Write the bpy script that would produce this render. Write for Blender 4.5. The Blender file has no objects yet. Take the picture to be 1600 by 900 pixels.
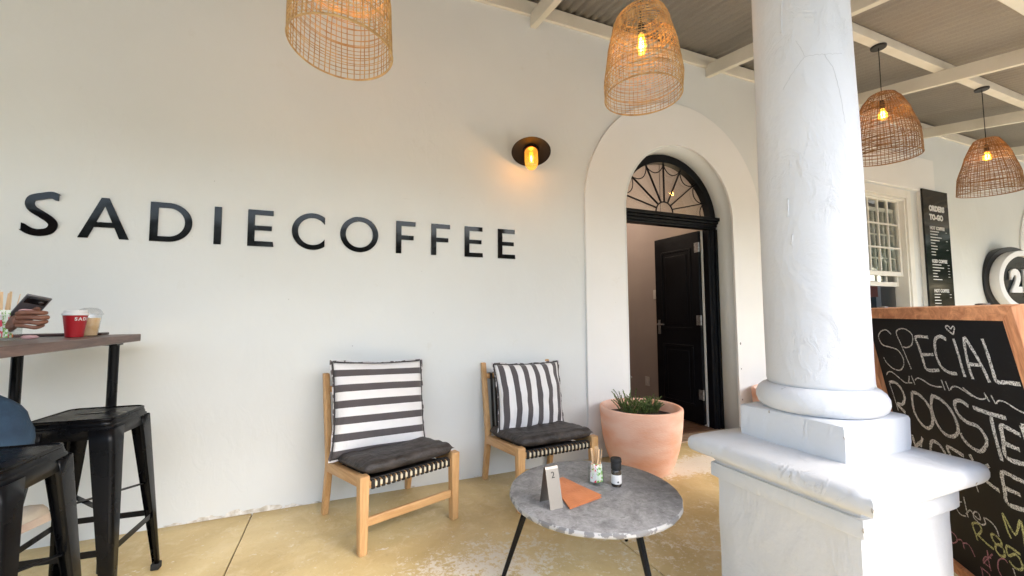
import bpy, bmesh, math, random
from mathutils import Vector, Matrix
R = math.radians
random.seed(7)
SC = bpy.context.scene
COL = SC.collection

# ------------------------------------------------------------------ camera, world, sun, exposure
EYE = Vector((0.0, 0.0, 1.15))
cam_d = bpy.data.cameras.new('camera'); cam = bpy.data.objects.new('camera', cam_d); COL.objects.link(cam)
SC.camera = cam
cam_d.sensor_width = 36.0; cam_d.lens = 36.0 * 644.0 / 1600.0
cam_d.clip_start = 0.02; cam_d.clip_end = 400
yaw, pitch, roll = 0.38815, 0.0641, -0.005226
fwd = Vector((math.sin(yaw)*math.cos(pitch), math.cos(yaw)*math.cos(pitch), math.sin(pitch)))
rt0 = Vector((math.cos(yaw), -math.sin(yaw), 0)); up0 = rt0.cross(fwd)
rt = rt0*math.cos(roll) + up0*math.sin(roll); up = -rt0*math.sin(roll) + up0*math.cos(roll)
cam.matrix_world = Matrix(((rt.x, up.x, -fwd.x, EYE.x), (rt.y, up.y, -fwd.y, EYE.y), (rt.z, up.z, -fwd.z, EYE.z), (0, 0, 0, 1)))

SUN_EL, SUN_AZ = R(46), R(144)          # azimuth clockwise from +Y: soft light coming in low under the eave from the right
w = bpy.data.worlds.new('World'); SC.world = w; w.use_nodes = True
nt = w.node_tree; bg = nt.nodes['Background']
sky = nt.nodes.new('ShaderNodeTexSky'); sky.sky_type = 'NISHITA'; sky.sun_disc = False
sky.sun_elevation = SUN_EL; sky.sun_rotation = SUN_AZ
sky.dust_density = 3.0; sky.air_density = 1.2; sky.ozone_density = 1.0
nt.links.new(sky.outputs[0], bg.inputs[0]); bg.inputs[1].default_value = 0.15
sd = bpy.data.lights.new('sun', 'SUN'); sun = bpy.data.objects.new('sun', sd); COL.objects.link(sun)
sd.energy = 0.95; sd.angle = R(40); sd.color = (1.0, 0.985, 0.965)
sdir = Vector((math.sin(SUN_AZ)*math.cos(SUN_EL), math.cos(SUN_AZ)*math.cos(SUN_EL), math.sin(SUN_EL)))
sun.rotation_euler = sdir.to_track_quat('Z', 'Y').to_euler(); sun.location = (-4, -8, 12)
vs = SC.view_settings; vs.view_transform = 'Standard'; vs.look = 'None'; vs.gamma = 1.0; vs.exposure = 2.42
vs.use_curve_mapping = False

# ------------------------------------------------------------------ materials
MATS = {}
def new_mat(name):
    m = bpy.data.materials.new(name); m.use_nodes = True
    return m, m.node_tree, m.node_tree.nodes['Principled BSDF']
def L(nt, a, b): nt.links.new(a, b)
def mat(name, c1, c2=None, scale=6.0, rough=0.6, rough2=None, bump=0.0, bscale=40.0, metal=0.0, stretch=(1, 1, 1), spec=0.5, detail=6, lo=0.35, hi=0.65, coat=0.0, dist=0.01, sheen=0.0):
    if name in MATS: return MATS[name]
    m, nt, p = new_mat(name)
    c2 = c2 or tuple(x*0.82 for x in c1)
    tc = nt.nodes.new('ShaderNodeTexCoord'); mp = nt.nodes.new('ShaderNodeMapping'); mp.inputs['Scale'].default_value = stretch
    L(nt, tc.outputs['Object'], mp.inputs[0])
    n = nt.nodes.new('ShaderNodeTexNoise'); n.inputs['Scale'].default_value = scale; n.inputs['Detail'].default_value = detail
    L(nt, mp.outputs[0], n.inputs['Vector'])
    r = nt.nodes.new('ShaderNodeValToRGB'); r.color_ramp.elements[0].position = lo; r.color_ramp.elements[1].position = hi
    r.color_ramp.elements[0].color = (*c2, 1); r.color_ramp.elements[1].color = (*c1, 1)
    L(nt, n.outputs['Fac'], r.inputs[0]); L(nt, r.outputs[0], p.inputs['Base Color'])
    p.inputs['Roughness'].default_value = rough
    if rough2 is not None:
        mr = nt.nodes.new('ShaderNodeMapRange'); mr.inputs['From Min'].default_value = .3; mr.inputs['From Max'].default_value = .7
        mr.inputs['To Min'].default_value = rough; mr.inputs['To Max'].default_value = rough2
        L(nt, n.outputs['Fac'], mr.inputs[0]); L(nt, mr.outputs[0], p.inputs['Roughness'])
    p.inputs['Metallic'].default_value = metal; p.inputs['Specular IOR Level'].default_value = spec
    p.inputs['Coat Weight'].default_value = coat; p.inputs['Sheen Weight'].default_value = sheen
    if bump > 0:
        n2 = nt.nodes.new('ShaderNodeTexNoise'); n2.inputs['Scale'].default_value = bscale; n2.inputs['Detail'].default_value = 8
        L(nt, mp.outputs[0], n2.inputs['Vector'])
        b = nt.nodes.new('ShaderNodeBump'); b.inputs['Strength'].default_value = bump; b.inputs['Distance'].default_value = dist
        L(nt, n2.outputs['Fac'], b.inputs['Height']); L(nt, b.outputs[0], p.inputs['Normal'])
    MATS[name] = m
    return m
def math_n(nt, op, a, b=None, clamp=False):
    n = nt.nodes.new('ShaderNodeMath'); n.operation = op; n.use_clamp = clamp
    for i, v in enumerate((a, b)):
        if v is None: continue
        if isinstance(v, (int, float)): n.inputs[i].default_value = v
        else: L(nt, v, n.inputs[i])
    return n.outputs[0]
def noise_n(nt, vec, scale, detail=6, rough=.5, dist=0.0):
    n = nt.nodes.new('ShaderNodeTexNoise'); n.inputs['Scale'].default_value = scale; n.inputs['Detail'].default_value = detail
    n.inputs['Roughness'].default_value = rough; n.inputs['Distortion'].default_value = dist
    L(nt, vec, n.inputs['Vector']); return n.outputs['Fac']
def mix_n(nt, f, a, b):
    n = nt.nodes.new('ShaderNodeMix'); n.data_type = 'RGBA'
    if isinstance(f, (int, float)): n.inputs['Factor'].default_value = f
    else: L(nt, f, n.inputs['Factor'])
    for k, v in (('A', a), ('B', b)):
        s = [i for i in n.inputs if i.name == k and i.type == 'RGBA'][0]
        if isinstance(v, tuple): s.default_value = (*v, 1)
        else: L(nt, v, s)
    return [o for o in n.outputs if o.type == 'RGBA'][0]
def ramp_n(nt, f, lo, hi):
    n = nt.nodes.new('ShaderNodeMapRange'); n.clamp = True
    n.inputs['From Min'].default_value = lo; n.inputs['From Max'].default_value = hi
    L(nt, f, n.inputs[0]); return n.outputs[0]

def plaster(name, c1, c2, bump=.25):
    m, nt, p = new_mat(name); tc = nt.nodes.new('ShaderNodeTexCoord'); o = tc.outputs['Object']
    big = noise_n(nt, o, 1.3, 5); fine = noise_n(nt, o, 9, 8)
    c = mix_n(nt, ramp_n(nt, big, .35, .65), c2, c1)
    spots = ramp_n(nt, noise_n(nt, o, 3.1, 12, .8), .60, .70)
    c = mix_n(nt, math_n(nt, 'MULTIPLY', spots, .40), c, (c1[0]*.86, c1[1]*.83, c1[2]*.76))
    # scuffs and rubbed marks, a few dark specks
    ms = nt.nodes.new('ShaderNodeMapping'); ms.inputs['Scale'].default_value = (1, 1, 2.6); ms.inputs['Rotation'].default_value = (0, .5, 0); L(nt, o, ms.inputs[0])
    sc = math_n(nt, 'MULTIPLY', ramp_n(nt, noise_n(nt, ms.outputs[0], 14, 12, .8, 1.0), .63, .70), ramp_n(nt, noise_n(nt, o, 1.7, 3), .5, .62))
    c = mix_n(nt, math_n(nt, 'MULTIPLY', sc, .35), c, tuple(x*.72 for x in c1))
    c = mix_n(nt, math_n(nt, 'MULTIPLY', ramp_n(nt, noise_n(nt, o, 30, 3, .5), .775, .79), .6), c, tuple(x*.35 for x in c1))
    L(nt, c, p.inputs['Base Color']); p.inputs['Roughness'].default_value = .55; p.inputs['Specular IOR Level'].default_value = .3
    # trowel strokes: low relief + lumps
    mp = nt.nodes.new('ShaderNodeMapping'); mp.inputs['Scale'].default_value = (1, 1, .55); L(nt, o, mp.inputs[0])
    h = math_n(nt, 'ADD', math_n(nt, 'MULTIPLY', noise_n(nt, mp.outputs[0], 4.5, 4, .5, .8), 1.0), math_n(nt, 'ADD', math_n(nt, 'MULTIPLY', noise_n(nt, o, 38, 6), .10), math_n(nt, 'MULTIPLY', math_n(nt, 'MULTIPLY', ramp_n(nt, noise_n(nt, mp.outputs[0], 13, 6, .6, 1.2), .5, .7), ramp_n(nt, noise_n(nt, o, 2.2, 2), .50, .62)), .24)))
    b = nt.nodes.new('ShaderNodeBump'); b.inputs['Strength'].default_value = bump; b.inputs['Distance'].default_value = .03
    L(nt, h, b.inputs['Height']); L(nt, b.outputs[0], p.inputs['Normal']); MATS[name] = m; return m
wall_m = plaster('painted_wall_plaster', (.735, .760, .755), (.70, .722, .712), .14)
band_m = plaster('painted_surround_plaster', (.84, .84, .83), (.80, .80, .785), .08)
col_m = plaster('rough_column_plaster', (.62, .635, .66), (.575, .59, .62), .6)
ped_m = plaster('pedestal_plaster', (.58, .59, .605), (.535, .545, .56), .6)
sill_m = mat('white_joinery_paint', (.80, .79, .75), (.76, .75, .70), rough=.35, bump=.1)
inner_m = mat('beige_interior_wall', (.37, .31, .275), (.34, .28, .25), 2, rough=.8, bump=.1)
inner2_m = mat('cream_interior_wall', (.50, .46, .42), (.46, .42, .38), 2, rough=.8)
timber_m = mat('cream_timber_paint', (.74, .70, .60), (.68, .64, .53), 5, rough=.5, bump=.15, bscale=30)
black_m = mat('black_gloss_paint', (.0045, .0055, .008), (.003, .0035, .005), 4, rough=.3, rough2=.45, bump=.12, bscale=25, spec=.18)
stool_m = mat('black_metal_paint', (.004, .0045, .006), (.0025, .003, .004), 8, rough=.2, rough2=.34, bump=.03, spec=.18)
steel_m = mat('brushed_steel', (.27, .255, .235), (.24, .225, .205), 3, rough=.5, metal=1)
hinge_m = mat('worn_hinge_metal', (.42, .42, .42), (.2, .2, .2), 60, rough=.4, metal=.8)
letter_m = mat('black_acrylic', (.006, .006, .007), (.005, .005, .006), rough=.06, spec=.22)
plate_m = mat('white_plastic', (.62, .58, .54), rough=.4)
rubber_m = mat('black_rubber', (.012, .012, .012), rough=.7)
dark_m = mat('dark_hardware', (.018, .016, .015), rough=.45, bump=.1)
glow_white_m = mat('white_acrylic', (.85, .86, .88), (.82, .83, .86), rough=.3)
terra_m = mat('terracotta', (.95, .63, .50), (.88, .45, .29), 3.6, rough=.8, bump=.25, bscale=60, stretch=(1, 1, 2.6), lo=.36, hi=.62, detail=10)
soil_m = mat('potting_soil', (.05, .032, .02), (.02, .013, .008), 60, rough=.95, bump=1, bscale=60)
leaf_m = mat('rosemary_leaf', (.20, .30, .075), (.08, .14, .04), 30, rough=.6)
cushion_m = mat('charcoal_leather', (.060, .050, .046), (.017, .014, .013), 9, rough=.45, rough2=.65, bump=.8, bscale=22, dist=.02, detail=10)
strap_m = mat('black_leather_strap', (.014, .012, .011), rough=.45)
cord_nat_m = mat('natural_cord', (.72, .64, .48), rough=.7)
cane_m = mat('woven_cane', (.34, .19, .075), (.20, .10, .04), 25, rough=.6)
cane2_m = mat('golden_cane', (.58, .40, .18), (.38, .23, .09), 25, rough=.6)
leather_m = mat('tan_leather', (.56, .20, .075), (.47, .155, .055), 14, rough=.5, bump=.2, bscale=90)
stick_m = mat('birch_stick', (.78, .56, .34), (.66, .45, .25), 30, rough=.7, stretch=(1, 1, .1))
denim_m = mat('blue_denim', (.030, .070, .125), (.016, .038, .075), 9, rough=.85, bump=.9, bscale=14, dist=.02, detail=10)
skin_m = mat('brown_skin', (.25, .11, .068), (.18, .075, .045), 30, rough=.45, bump=.12, bscale=120)
hair_m = mat('dark_hair', (.012, .009, .008), rough=.5, bump=.6, bscale=90)
shirt_m = mat('dark_shirt', (.03, .03, .035), rough=.9, bump=.2, bscale=200)
glassdark_m = mat('black_glass', (.008, .008, .01), rough=.08)
paper_m = mat('paper', (.80, .78, .76), rough=.8)
cup_red_m = mat('red_card', (.42, .012, .022), (.38, .01, .018), rough=.45)
pink_m = mat('pink_plastic', (.75, .45, .46), rough=.5)
creamy_m = mat('iced_coffee', (.90, .70, .45), (.85, .60, .32), 40, rough=.35)
curtain_m = mat('grey_curtain', (.30, .28, .26), (.24, .22, .2), rough=.9)
red_m = mat('orange_red_paint', (.5, .10, .04), rough=.5)

def wood(name, c1, c2, axis=2, scale=3.0, rough=.5, k=14):
    m, nt, p = new_mat(name); tc = nt.nodes.new('ShaderNodeTexCoord'); mp = nt.nodes.new('ShaderNodeMapping')
    s = [k, k, k]; s[axis] = 1.0; mp.inputs['Scale'].default_value = s
    L(nt, tc.outputs['Object'], mp.inputs[0])
    a = noise_n(nt, mp.outputs[0], scale, 8, .6, 1.2); fine = noise_n(nt, mp.outputs[0], scale*9, 4, .6)
    f = math_n(nt, 'ADD', math_n(nt, 'MULTIPLY', a, .8), math_n(nt, 'MULTIPLY', fine, .2))
    L(nt, mix_n(nt, ramp_n(nt, f, .36, .62), c2, c1), p.inputs['Base Color']); p.inputs['Roughness'].default_value = rough
    b = nt.nodes.new('ShaderNodeBump'); b.inputs['Strength'].default_value = .25; b.inputs['Distance'].default_value = .003
    L(nt, f, b.inputs['Height']); L(nt, b.outputs[0], p.inputs['Normal']); MATS[name] = m; return m
oak = [wood('oak_%s' % n, (.62, .38, .175), (.47, .255, .10), a) for a, n in enumerate(('x', 'y', 'z'))]
pine = [wood('orange_pine_%s' % n, (.74, .36, .18), (.40, .15, .06), a, 2.0, .45) for a, n in enumerate(('x', 'y', 'z'))]
bar_m = wood('dark_bar_wood', (.17, .105, .085), (.075, .045, .038), 1, 4.0, .4, 10)
floorwood_m = wood('dark_floor_board', (.16, .085, .045), (.06, .03, .018), 1, 2, .35)

def floor_mat():
    m, nt, p = new_mat('ochre_concrete'); tc = nt.nodes.new('ShaderNodeTexCoord'); o = tc.outputs['Object']
    big = noise_n(nt, o, 1.6, 8, .6, .6); mid = noise_n(nt, o, 9, 12, .75, .6); fine = noise_n(nt, o, 40, 8, .7)
    c = mix_n(nt, ramp_n(nt, big, .35, .68), (.56, .41, .175), (.80, .64, .335))
    c = mix_n(nt, math_n(nt, 'MULTIPLY', ramp_n(nt, mid, .50, .72), .55), c, (.88, .76, .52))
    c = mix_n(nt, math_n(nt, 'MULTIPLY', ramp_n(nt, fine, .58, .66), .22), c, (.34, .22, .09))
    # worn whitish patches of old lime, centred where feet and pots have rubbed the colour off
    sep = nt.nodes.new('ShaderNodeSeparateXYZ'); L(nt, o, sep.inputs[0])
    tot = None
    for (x, y, rx, ry, k) in ((.62, 1.85, .55, .34, 1.0), (2.55, 2.45, .75, .24, 1.5), (1.6, 1.7, .6, .3, .6), (1.0, 1.2, .8, .4, .7), (-.9, 2.2, .4, .2, .55), (2.2, 1.7, .5, .4, .5)):
        dx = math_n(nt, 'DIVIDE', math_n(nt, 'SUBTRACT', sep.outputs[0], x), rx); dy = math_n(nt, 'DIVIDE', math_n(nt, 'SUBTRACT', sep.outputs[1], y), ry)
        d = math_n(nt, 'ADD', math_n(nt, 'MULTIPLY', dx, dx), math_n(nt, 'MULTIPLY', dy, dy))
        g = math_n(nt, 'MULTIPLY', math_n(nt, 'SUBTRACT', 1.0, d, True), k)
        tot = g if tot is None else math_n(nt, 'MAXIMUM', tot, g)
    wear = math_n(nt, 'ADD', math_n(nt, 'MULTIPLY', noise_n(nt, o, 12, 10, .75, .5), .5), math_n(nt, 'MULTIPLY', noise_n(nt, o, 48, 8, .75, .3), .5))
    msk = ramp_n(nt, math_n(nt, 'ADD', wear, math_n(nt, 'MULTIPLY', tot, .115)), .575, .615)
    c = mix_n(nt, math_n(nt, 'MULTIPLY', msk, .8), c, (.86, .80, .70))
    # grime against the wall
    gr = ramp_n(nt, math_n(nt, 'ADD', sep.outputs[1], math_n(nt, 'MULTIPLY', mid, .12)), 2.84, 2.95)
    c = mix_n(nt, math_n(nt, 'MULTIPLY', gr, .35), c, (.26, .17, .08))
    L(nt, c, p.inputs['Base Color'])
    rr = nt.nodes.new('ShaderNodeMapRange'); rr.inputs['To Min'].default_value = .32; rr.inputs['To Max'].default_value = .62; L(nt, mid, rr.inputs[0])
    L(nt, rr.outputs[0], p.inputs['Roughness'])
    b = nt.nodes.new('ShaderNodeBump'); b.inputs['Strength'].default_value = .3; b.inputs['Distance'].default_value = .02
    L(nt, math_n(nt, 'ADD', mid, math_n(nt, 'MULTIPLY', msk, .15)), b.inputs['Height']); L(nt, b.outputs[0], p.inputs['Normal']); return m
floor_m = floor_mat()

def table_mat():
    m, nt, p = new_mat('grey_cast_concrete'); tc = nt.nodes.new('ShaderNodeTexCoord'); o = tc.outputs['Object']
    a = noise_n(nt, o, 16, 14, .8, .5); b_ = noise_n(nt, o, 70, 10, .75)
    c = mix_n(nt, ramp_n(nt, a, .40, .62), (.15, .15, .155), (.32, .32, .325))
    c = mix_n(nt, math_n(nt, 'MULTIPLY', ramp_n(nt, b_, .56, .66), .5), c, (.44, .44, .44))
    c = mix_n(nt, math_n(nt, 'MULTIPLY', ramp_n(nt, noise_n(nt, o, 60, 6), .60, .70), .5), c, (.07, .07, .075))
    L(nt, c, p.inputs['Base Color']); p.inputs['Roughness'].default_value = .5
    b = nt.nodes.new('ShaderNodeBump'); b.inputs['Strength'].default_value = .25; b.inputs['Distance'].default_value = .004
    L(nt, a, b.inputs['Height']); L(nt, b.outputs[0], p.inputs['Normal']); return m
tbl_m = table_mat()
rim_m = mat('worn_table_rim', (.36, .36, .36), (.15, .15, .155), 30, rough=.6, detail=10, lo=.46, hi=.5, bump=.3, bscale=40, dist=.004)
core_m = mat('dark_table_core', (.05, .05, .052), (.12, .12, .12), 20, rough=.7)

def roof_mat():
    m, nt, p = new_mat('painted_corrugated_iron'); tc = nt.nodes.new('ShaderNodeTexCoord'); o = tc.outputs['Object']
    a = noise_n(nt, o, 1.2, 6, .6); f = noise_n(nt, o, 120, 3, .6)
    c = mix_n(nt, ramp_n(nt, a, .3, .7), (.34, .315, .285), (.41, .38, .34))
    c = mix_n(nt, math_n(nt, 'MULTIPLY', ramp_n(nt, f, .45, .6), .25), c, (.21, .19, .17))
    L(nt, c, p.inputs['Base Color']); p.inputs['Roughness'].default_value = .55; p.inputs['Metallic'].default_value = .1; return m
roof_m = roof_mat()

def emis(name, col, k):
    m, nt, p = new_mat(name); nt.nodes.remove(p); e = nt.nodes.new('ShaderNodeEmission')
    e.inputs[0].default_value = (*col, 1); e.inputs[1].default_value = k
    L(nt, e.outputs[0], nt.nodes['Material Output'].inputs[0]); return m
filament_m = emis('glowing_filament', (1.0, .62, .22), 14)
def bulb_glass(name, col, em):
    m, nt, p = new_mat(name); nt.nodes.remove(p)
    t = nt.nodes.new('ShaderNodeBsdfTransparent'); t.inputs[0].default_value = (*col, 1)
    g = nt.nodes.new('ShaderNodeBsdfGlossy'); g.inputs['Roughness'].default_value = .05
    e = nt.nodes.new('ShaderNodeEmission'); e.inputs[0].default_value = (1, .42, .05, 1); e.inputs[1].default_value = em
    ad = nt.nodes.new('ShaderNodeAddShader'); mx = nt.nodes.new('ShaderNodeMixShader'); mx.inputs[0].default_value = .08
    L(nt, t.outputs[0], ad.inputs[0]); L(nt, e.outputs[0], ad.inputs[1]); L(nt, ad.outputs[0], mx.inputs[1]); L(nt, g.outputs[0], mx.inputs[2])
    L(nt, mx.outputs[0], nt.nodes['Material Output'].inputs[0]); return m
bulb_m = bulb_glass('amber_bulb_glass', (1, .75, .35), .38)
amber_m = bulb_glass('amber_lamp_glass', (.85, .62, .30), .16)
def clear(name, tint=(1, 1, 1), k=.12, rough=.02):
    m, nt, p = new_mat(name); nt.nodes.remove(p)
    t = nt.nodes.new('ShaderNodeBsdfTransparent'); t.inputs[0].default_value = (*tint, 1)
    g = nt.nodes.new('ShaderNodeBsdfGlossy'); g.inputs['Roughness'].default_value = rough
    lw = nt.nodes.new('ShaderNodeLayerWeight'); lw.inputs[0].default_value = .5
    mx = nt.nodes.new('ShaderNodeMixShader'); L(nt, math_n(nt, 'ADD', math_n(nt, 'MULTIPLY', math_n(nt, 'POWER', lw.outputs['Facing'], 4.0), .5), k*.5, True), mx.inputs[0])
    L(nt, t.outputs[0], mx.inputs[1]); L(nt, g.outputs[0], mx.inputs[2]); L(nt, mx.outputs[0], nt.nodes['Material Output'].inputs[0]); return m
pane_m = clear('window_glass', (.93, .95, .94), .08)
jar_m = clear('jar_glass', (.90, .93, .92), .10)
plastic_m = clear('clear_plastic', (.9, .9, .9), .12, .1)

def chalk_mat(name, col):
    m, nt, p = new_mat(name); tc = nt.nodes.new('ShaderNodeTexCoord')
    f = noise_n(nt, tc.outputs['Object'], 260, 3, .7)
    L(nt, mix_n(nt, ramp_n(nt, f, .44, .52), tuple(x*.10 for x in col), col), p.inputs['Base Color']); p.inputs['Roughness'].default_value = .95; return m
chalks = {'white': chalk_mat('white_chalk', (.80, .80, .78)), 'yellow': chalk_mat('yellow_chalk', (.66, .66, .30)), 'pink': chalk_mat('pink_chalk', (.58, .27, .33))}
def board_mat():
    m, nt, p = new_mat('smudged_blackboard'); tc = nt.nodes.new('ShaderNodeTexCoord')
    mp = nt.nodes.new('ShaderNodeMapping'); mp.inputs['Scale'].default_value = (1, 1, 4); L(nt, tc.outputs['Object'], mp.inputs[0])
    f = noise_n(nt, mp.outputs[0], 30, 10, .75); g = noise_n(nt, tc.outputs['Object'], 2.5, 4)
    k = math_n(nt, 'MULTIPLY', ramp_n(nt, f, .58, .75), ramp_n(nt, g, .42, .65))
    L(nt, mix_n(nt, math_n(nt, 'MULTIPLY', k, .45), (.0045, .006, .008), (.15, .15, .15)), p.inputs['Base Color']); p.inputs['Roughness'].default_value = .6; p.inputs['Specular IOR Level'].default_value = .2; return m
board_m = board_mat()
def stripes(name, coord, n, phase=0.0, dark_first=True):
    m, nt, p = new_mat(name); uv = nt.nodes.new('ShaderNodeUVMap'); uv.uv_map = 'uv'
    s = nt.nodes.new('ShaderNodeSeparateXYZ'); L(nt, uv.outputs[0], s.inputs[0])
    f = math_n(nt, 'FRACT', math_n(nt, 'ADD', math_n(nt, 'MULTIPLY', s.outputs[coord], n), phase))
    k = math_n(nt, 'LESS_THAN', f, .46)
    w_ = noise_n(nt, uv.outputs[0], 220, 2)
    dk = mix_n(nt, w_, (.075, .065, .068), (.11, .097, .10))
    L(nt, mix_n(nt, k, (.80, .79, .79), dk), p.inputs['Base Color']); p.inputs['Roughness'].default_value = .9
    p.inputs['Sheen Weight'].default_value = .2
    tc = nt.nodes.new('ShaderNodeTexCoord'); b = nt.nodes.new('ShaderNodeBump'); b.inputs['Strength'].default_value = .35; b.inputs['Distance'].default_value = .02
    L(nt, noise_n(nt, tc.outputs['Object'], 11, 5, .55, 1.5), b.inputs['Height']); L(nt, b.outputs[0], p.inputs['Normal']); return m
str_h = stripes('horizontal_stripe_cloth', 1, 6.0, .0)
str_v = stripes('vertical_stripe_cloth', 0, 6.0, .76)
def sachet_mat(name, a, b_, sc):
    m, nt, p = new_mat(name); tc = nt.nodes.new('ShaderNodeTexCoord')
    f = noise_n(nt, tc.outputs['Object'], sc, 2)
    L(nt, mix_n(nt, ramp_n(nt, f, .52, .54), a, b_), p.inputs['Base Color']); p.inputs['Roughness'].default_value = .45; return m
sach = [sachet_mat('red_print_sachet', (.82, .80, .80), (.75, .07, .12), 45), sachet_mat('green_print_sachet', (.75, .8, .7), (.22, .45, .08), 60), sachet_mat('orange_print_sachet', (.82, .78, .74), (.75, .25, .08), 55)]

# ------------------------------------------------------------------ builders
MW = {}
def thing(name, label, cat, loc=(0, 0, 0), rz=0.0, group=None):
    o = bpy.data.objects.new(name, None); COL.objects.link(o); o.empty_display_size = .1
    o.location = loc; o.rotation_euler = (0, 0, rz); o['label'] = label; o['category'] = cat
    if group: o['group'] = group
    MW[o] = Matrix.Translation(loc) @ Matrix.Rotation(rz, 4, 'Z')
    return o
def tag(o, label, cat, group=None):
    o['label'] = label; o['category'] = cat
    if group: o['group'] = group
    return o
def link(name, bm, m, parent=None, local=False, smooth=False, solid=0.0, label=None, bevel=0.0, subs=0, kind=None):
    """mesh object; geometry is in world coordinates unless local=True; a part is re-expressed in its parent's frame"""
    me = bpy.data.meshes.new(name)
    bmesh.ops.recalc_face_normals(bm, faces=bm.faces)
    if parent is None and not local:
        c = Vector((0, 0, 0))
        xs = [v.co for v in bm.verts]
        c = Vector(((min(v.x for v in xs)+max(v.x for v in xs))/2, (min(v.y for v in xs)+max(v.y for v in xs))/2, min(v.z for v in xs)))
        bmesh.ops.translate(bm, verts=bm.verts, vec=-c)
    elif parent is not None and not local:
        bmesh.ops.transform(bm, matrix=MW[parent].inverted(), verts=bm.verts)
    bm.to_mesh(me); bm.free()
    if smooth:
        for p in me.polygons: p.use_smooth = True
        if smooth != 'all':
            try: me.set_sharp_from_angle(angle=R(38))
            except Exception: pass
    for mm in (m if isinstance(m, (list, tuple)) else [m]): me.materials.append(mm)
    o = bpy.data.objects.new(name, me); COL.objects.link(o)
    if parent is not None: o.parent = parent; MW[o] = MW[parent]
    else:
        if not local: o.location = c
        MW[o] = Matrix.Translation(o.location)
    if bevel:
        b = o.modifiers.new('bevel', 'BEVEL'); b.width = bevel; b.segments = 2; b.limit_method = 'ANGLE'; b.angle_limit = R(35)
        for p in me.polygons: p.use_smooth = True
        try: me.set_sharp_from_angle(angle=R(38))
        except Exception: pass
    if solid: s = o.modifiers.new('solid', 'SOLIDIFY'); s.thickness = solid
    if subs: s = o.modifiers.new('subdivision', 'SUBSURF'); s.levels = subs; s.render_levels = subs
    if label: o['label'] = label
    if kind: o['kind'] = kind
    return o
BM = bmesh.new
def frame_mat(a, b, upv=None):
    d = (b-a).normalized(); u = Vector(upv) if upv is not None else (Vector((0, 0, 1)) if abs(d.z) < .95 else Vector((0, 1, 0)))
    x = d.cross(u).normalized() if d.cross(u).length > 1e-6 else Vector((1, 0, 0)); y = x.cross(d).normalized()
    return x, y, d
def box(bm, c, s, M=None):
    vs_ = []
    for i in range(8):
        v = Vector(((i & 1)-.5, ((i >> 1) & 1)-.5, ((i >> 2) & 1)-.5)); v = Vector((v.x*s[0], v.y*s[1], v.z*s[2]))
        if M is not None: v = M @ v
        vs_.append(bm.verts.new(v+Vector(c)))
    for f in ((0, 1, 3, 2), (4, 6, 7, 5), (0, 4, 5, 1), (2, 3, 7, 6), (0, 2, 6, 4), (1, 5, 7, 3)): bm.faces.new([vs_[i] for i in f])
    return vs_
def bx(bm, x0, x1, y0, y1, z0, z1): return box(bm, ((x0+x1)/2, (y0+y1)/2, (z0+z1)/2), (abs(x1-x0), abs(y1-y0), abs(z1-z0)))
def bar(bm, a, b, w1, h1, w2=None, h2=None, upv=None):
    """rectangular bar from a to b; w along side axis, h along up axis, may taper"""
    a, b = Vector(a), Vector(b); x, y, d = frame_mat(a, b, upv); w2 = w2 or w1; h2 = h2 or h1
    ra = [bm.verts.new(a+x*sx*w1/2+y*sy*h1/2) for sx, sy in ((-1, -1), (1, -1), (1, 1), (-1, 1))]
    rb = [bm.verts.new(b+x*sx*w2/2+y*sy*h2/2) for sx, sy in ((-1, -1), (1, -1), (1, 1), (-1, 1))]
    for i in range(4): bm.faces.new((ra[i], ra[(i+1) % 4], rb[(i+1) % 4], rb[i]))
    bm.faces.new(ra[::-1]); bm.faces.new(rb)
def tube(bm, pts, r, n=6, closed=False, r2=None):
    pts = [Vector(p) for p in pts]; N = len(pts); rings = []; prev = None
    for i, p in enumerate(pts):
        a = pts[(i-1) % N] if (closed or i > 0) else p; b = pts[(i+1) % N] if (closed or i < N-1) else p
        d = (b-a).normalized()
        if prev is None:
            u = Vector((0, 0, 1)) if abs(d.z) < .9 else Vector((1, 0, 0)); x = d.cross(u).normalized()
        else: x = (prev-d*prev.dot(d)).normalized()
        prev = x; y = d.cross(x); rr = r if r2 is None else r+(r2-r)*i/(N-1)
        if isinstance(r, (list, tuple)): rr = r[i]
        rings.append([bm.verts.new(p+(x*math.cos(2*math.pi*k/n)+y*math.sin(2*math.pi*k/n))*rr) for k in range(n)])
    for i in range(N if closed else N-1):
        A, B = rings[i], rings[(i+1) % N]
        for k in range(n): bm.faces.new((A[k], A[(k+1) % n], B[(k+1) % n], B[k]))
    if not closed: bm.faces.new(rings[0][::-1]); bm.faces.new(rings[-1])
def lathe(bm, prof, c=(0, 0, 0), n=32, M=None, jit=None, cap=True):
    c = Vector(c); rings = []
    for (r, z) in prof:
        ring = []
        for k in range(n):
            a = 2*math.pi*k/n; rr = r*(1 if jit is None else jit(a, z)); v = Vector((rr*math.cos(a), rr*math.sin(a), z))
            ring.append(bm.verts.new((M @ v if M is not None else v)+c))
        rings.append(ring)
    for i in range(len(prof)-1):
        for k in range(n): bm.faces.new((rings[i][k], rings[i][(k+1) % n], rings[i+1][(k+1) % n], rings[i+1][k]))
    if cap: bm.faces.new(rings[0][::-1]); bm.faces.new(rings[-1])
    return rings
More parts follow.
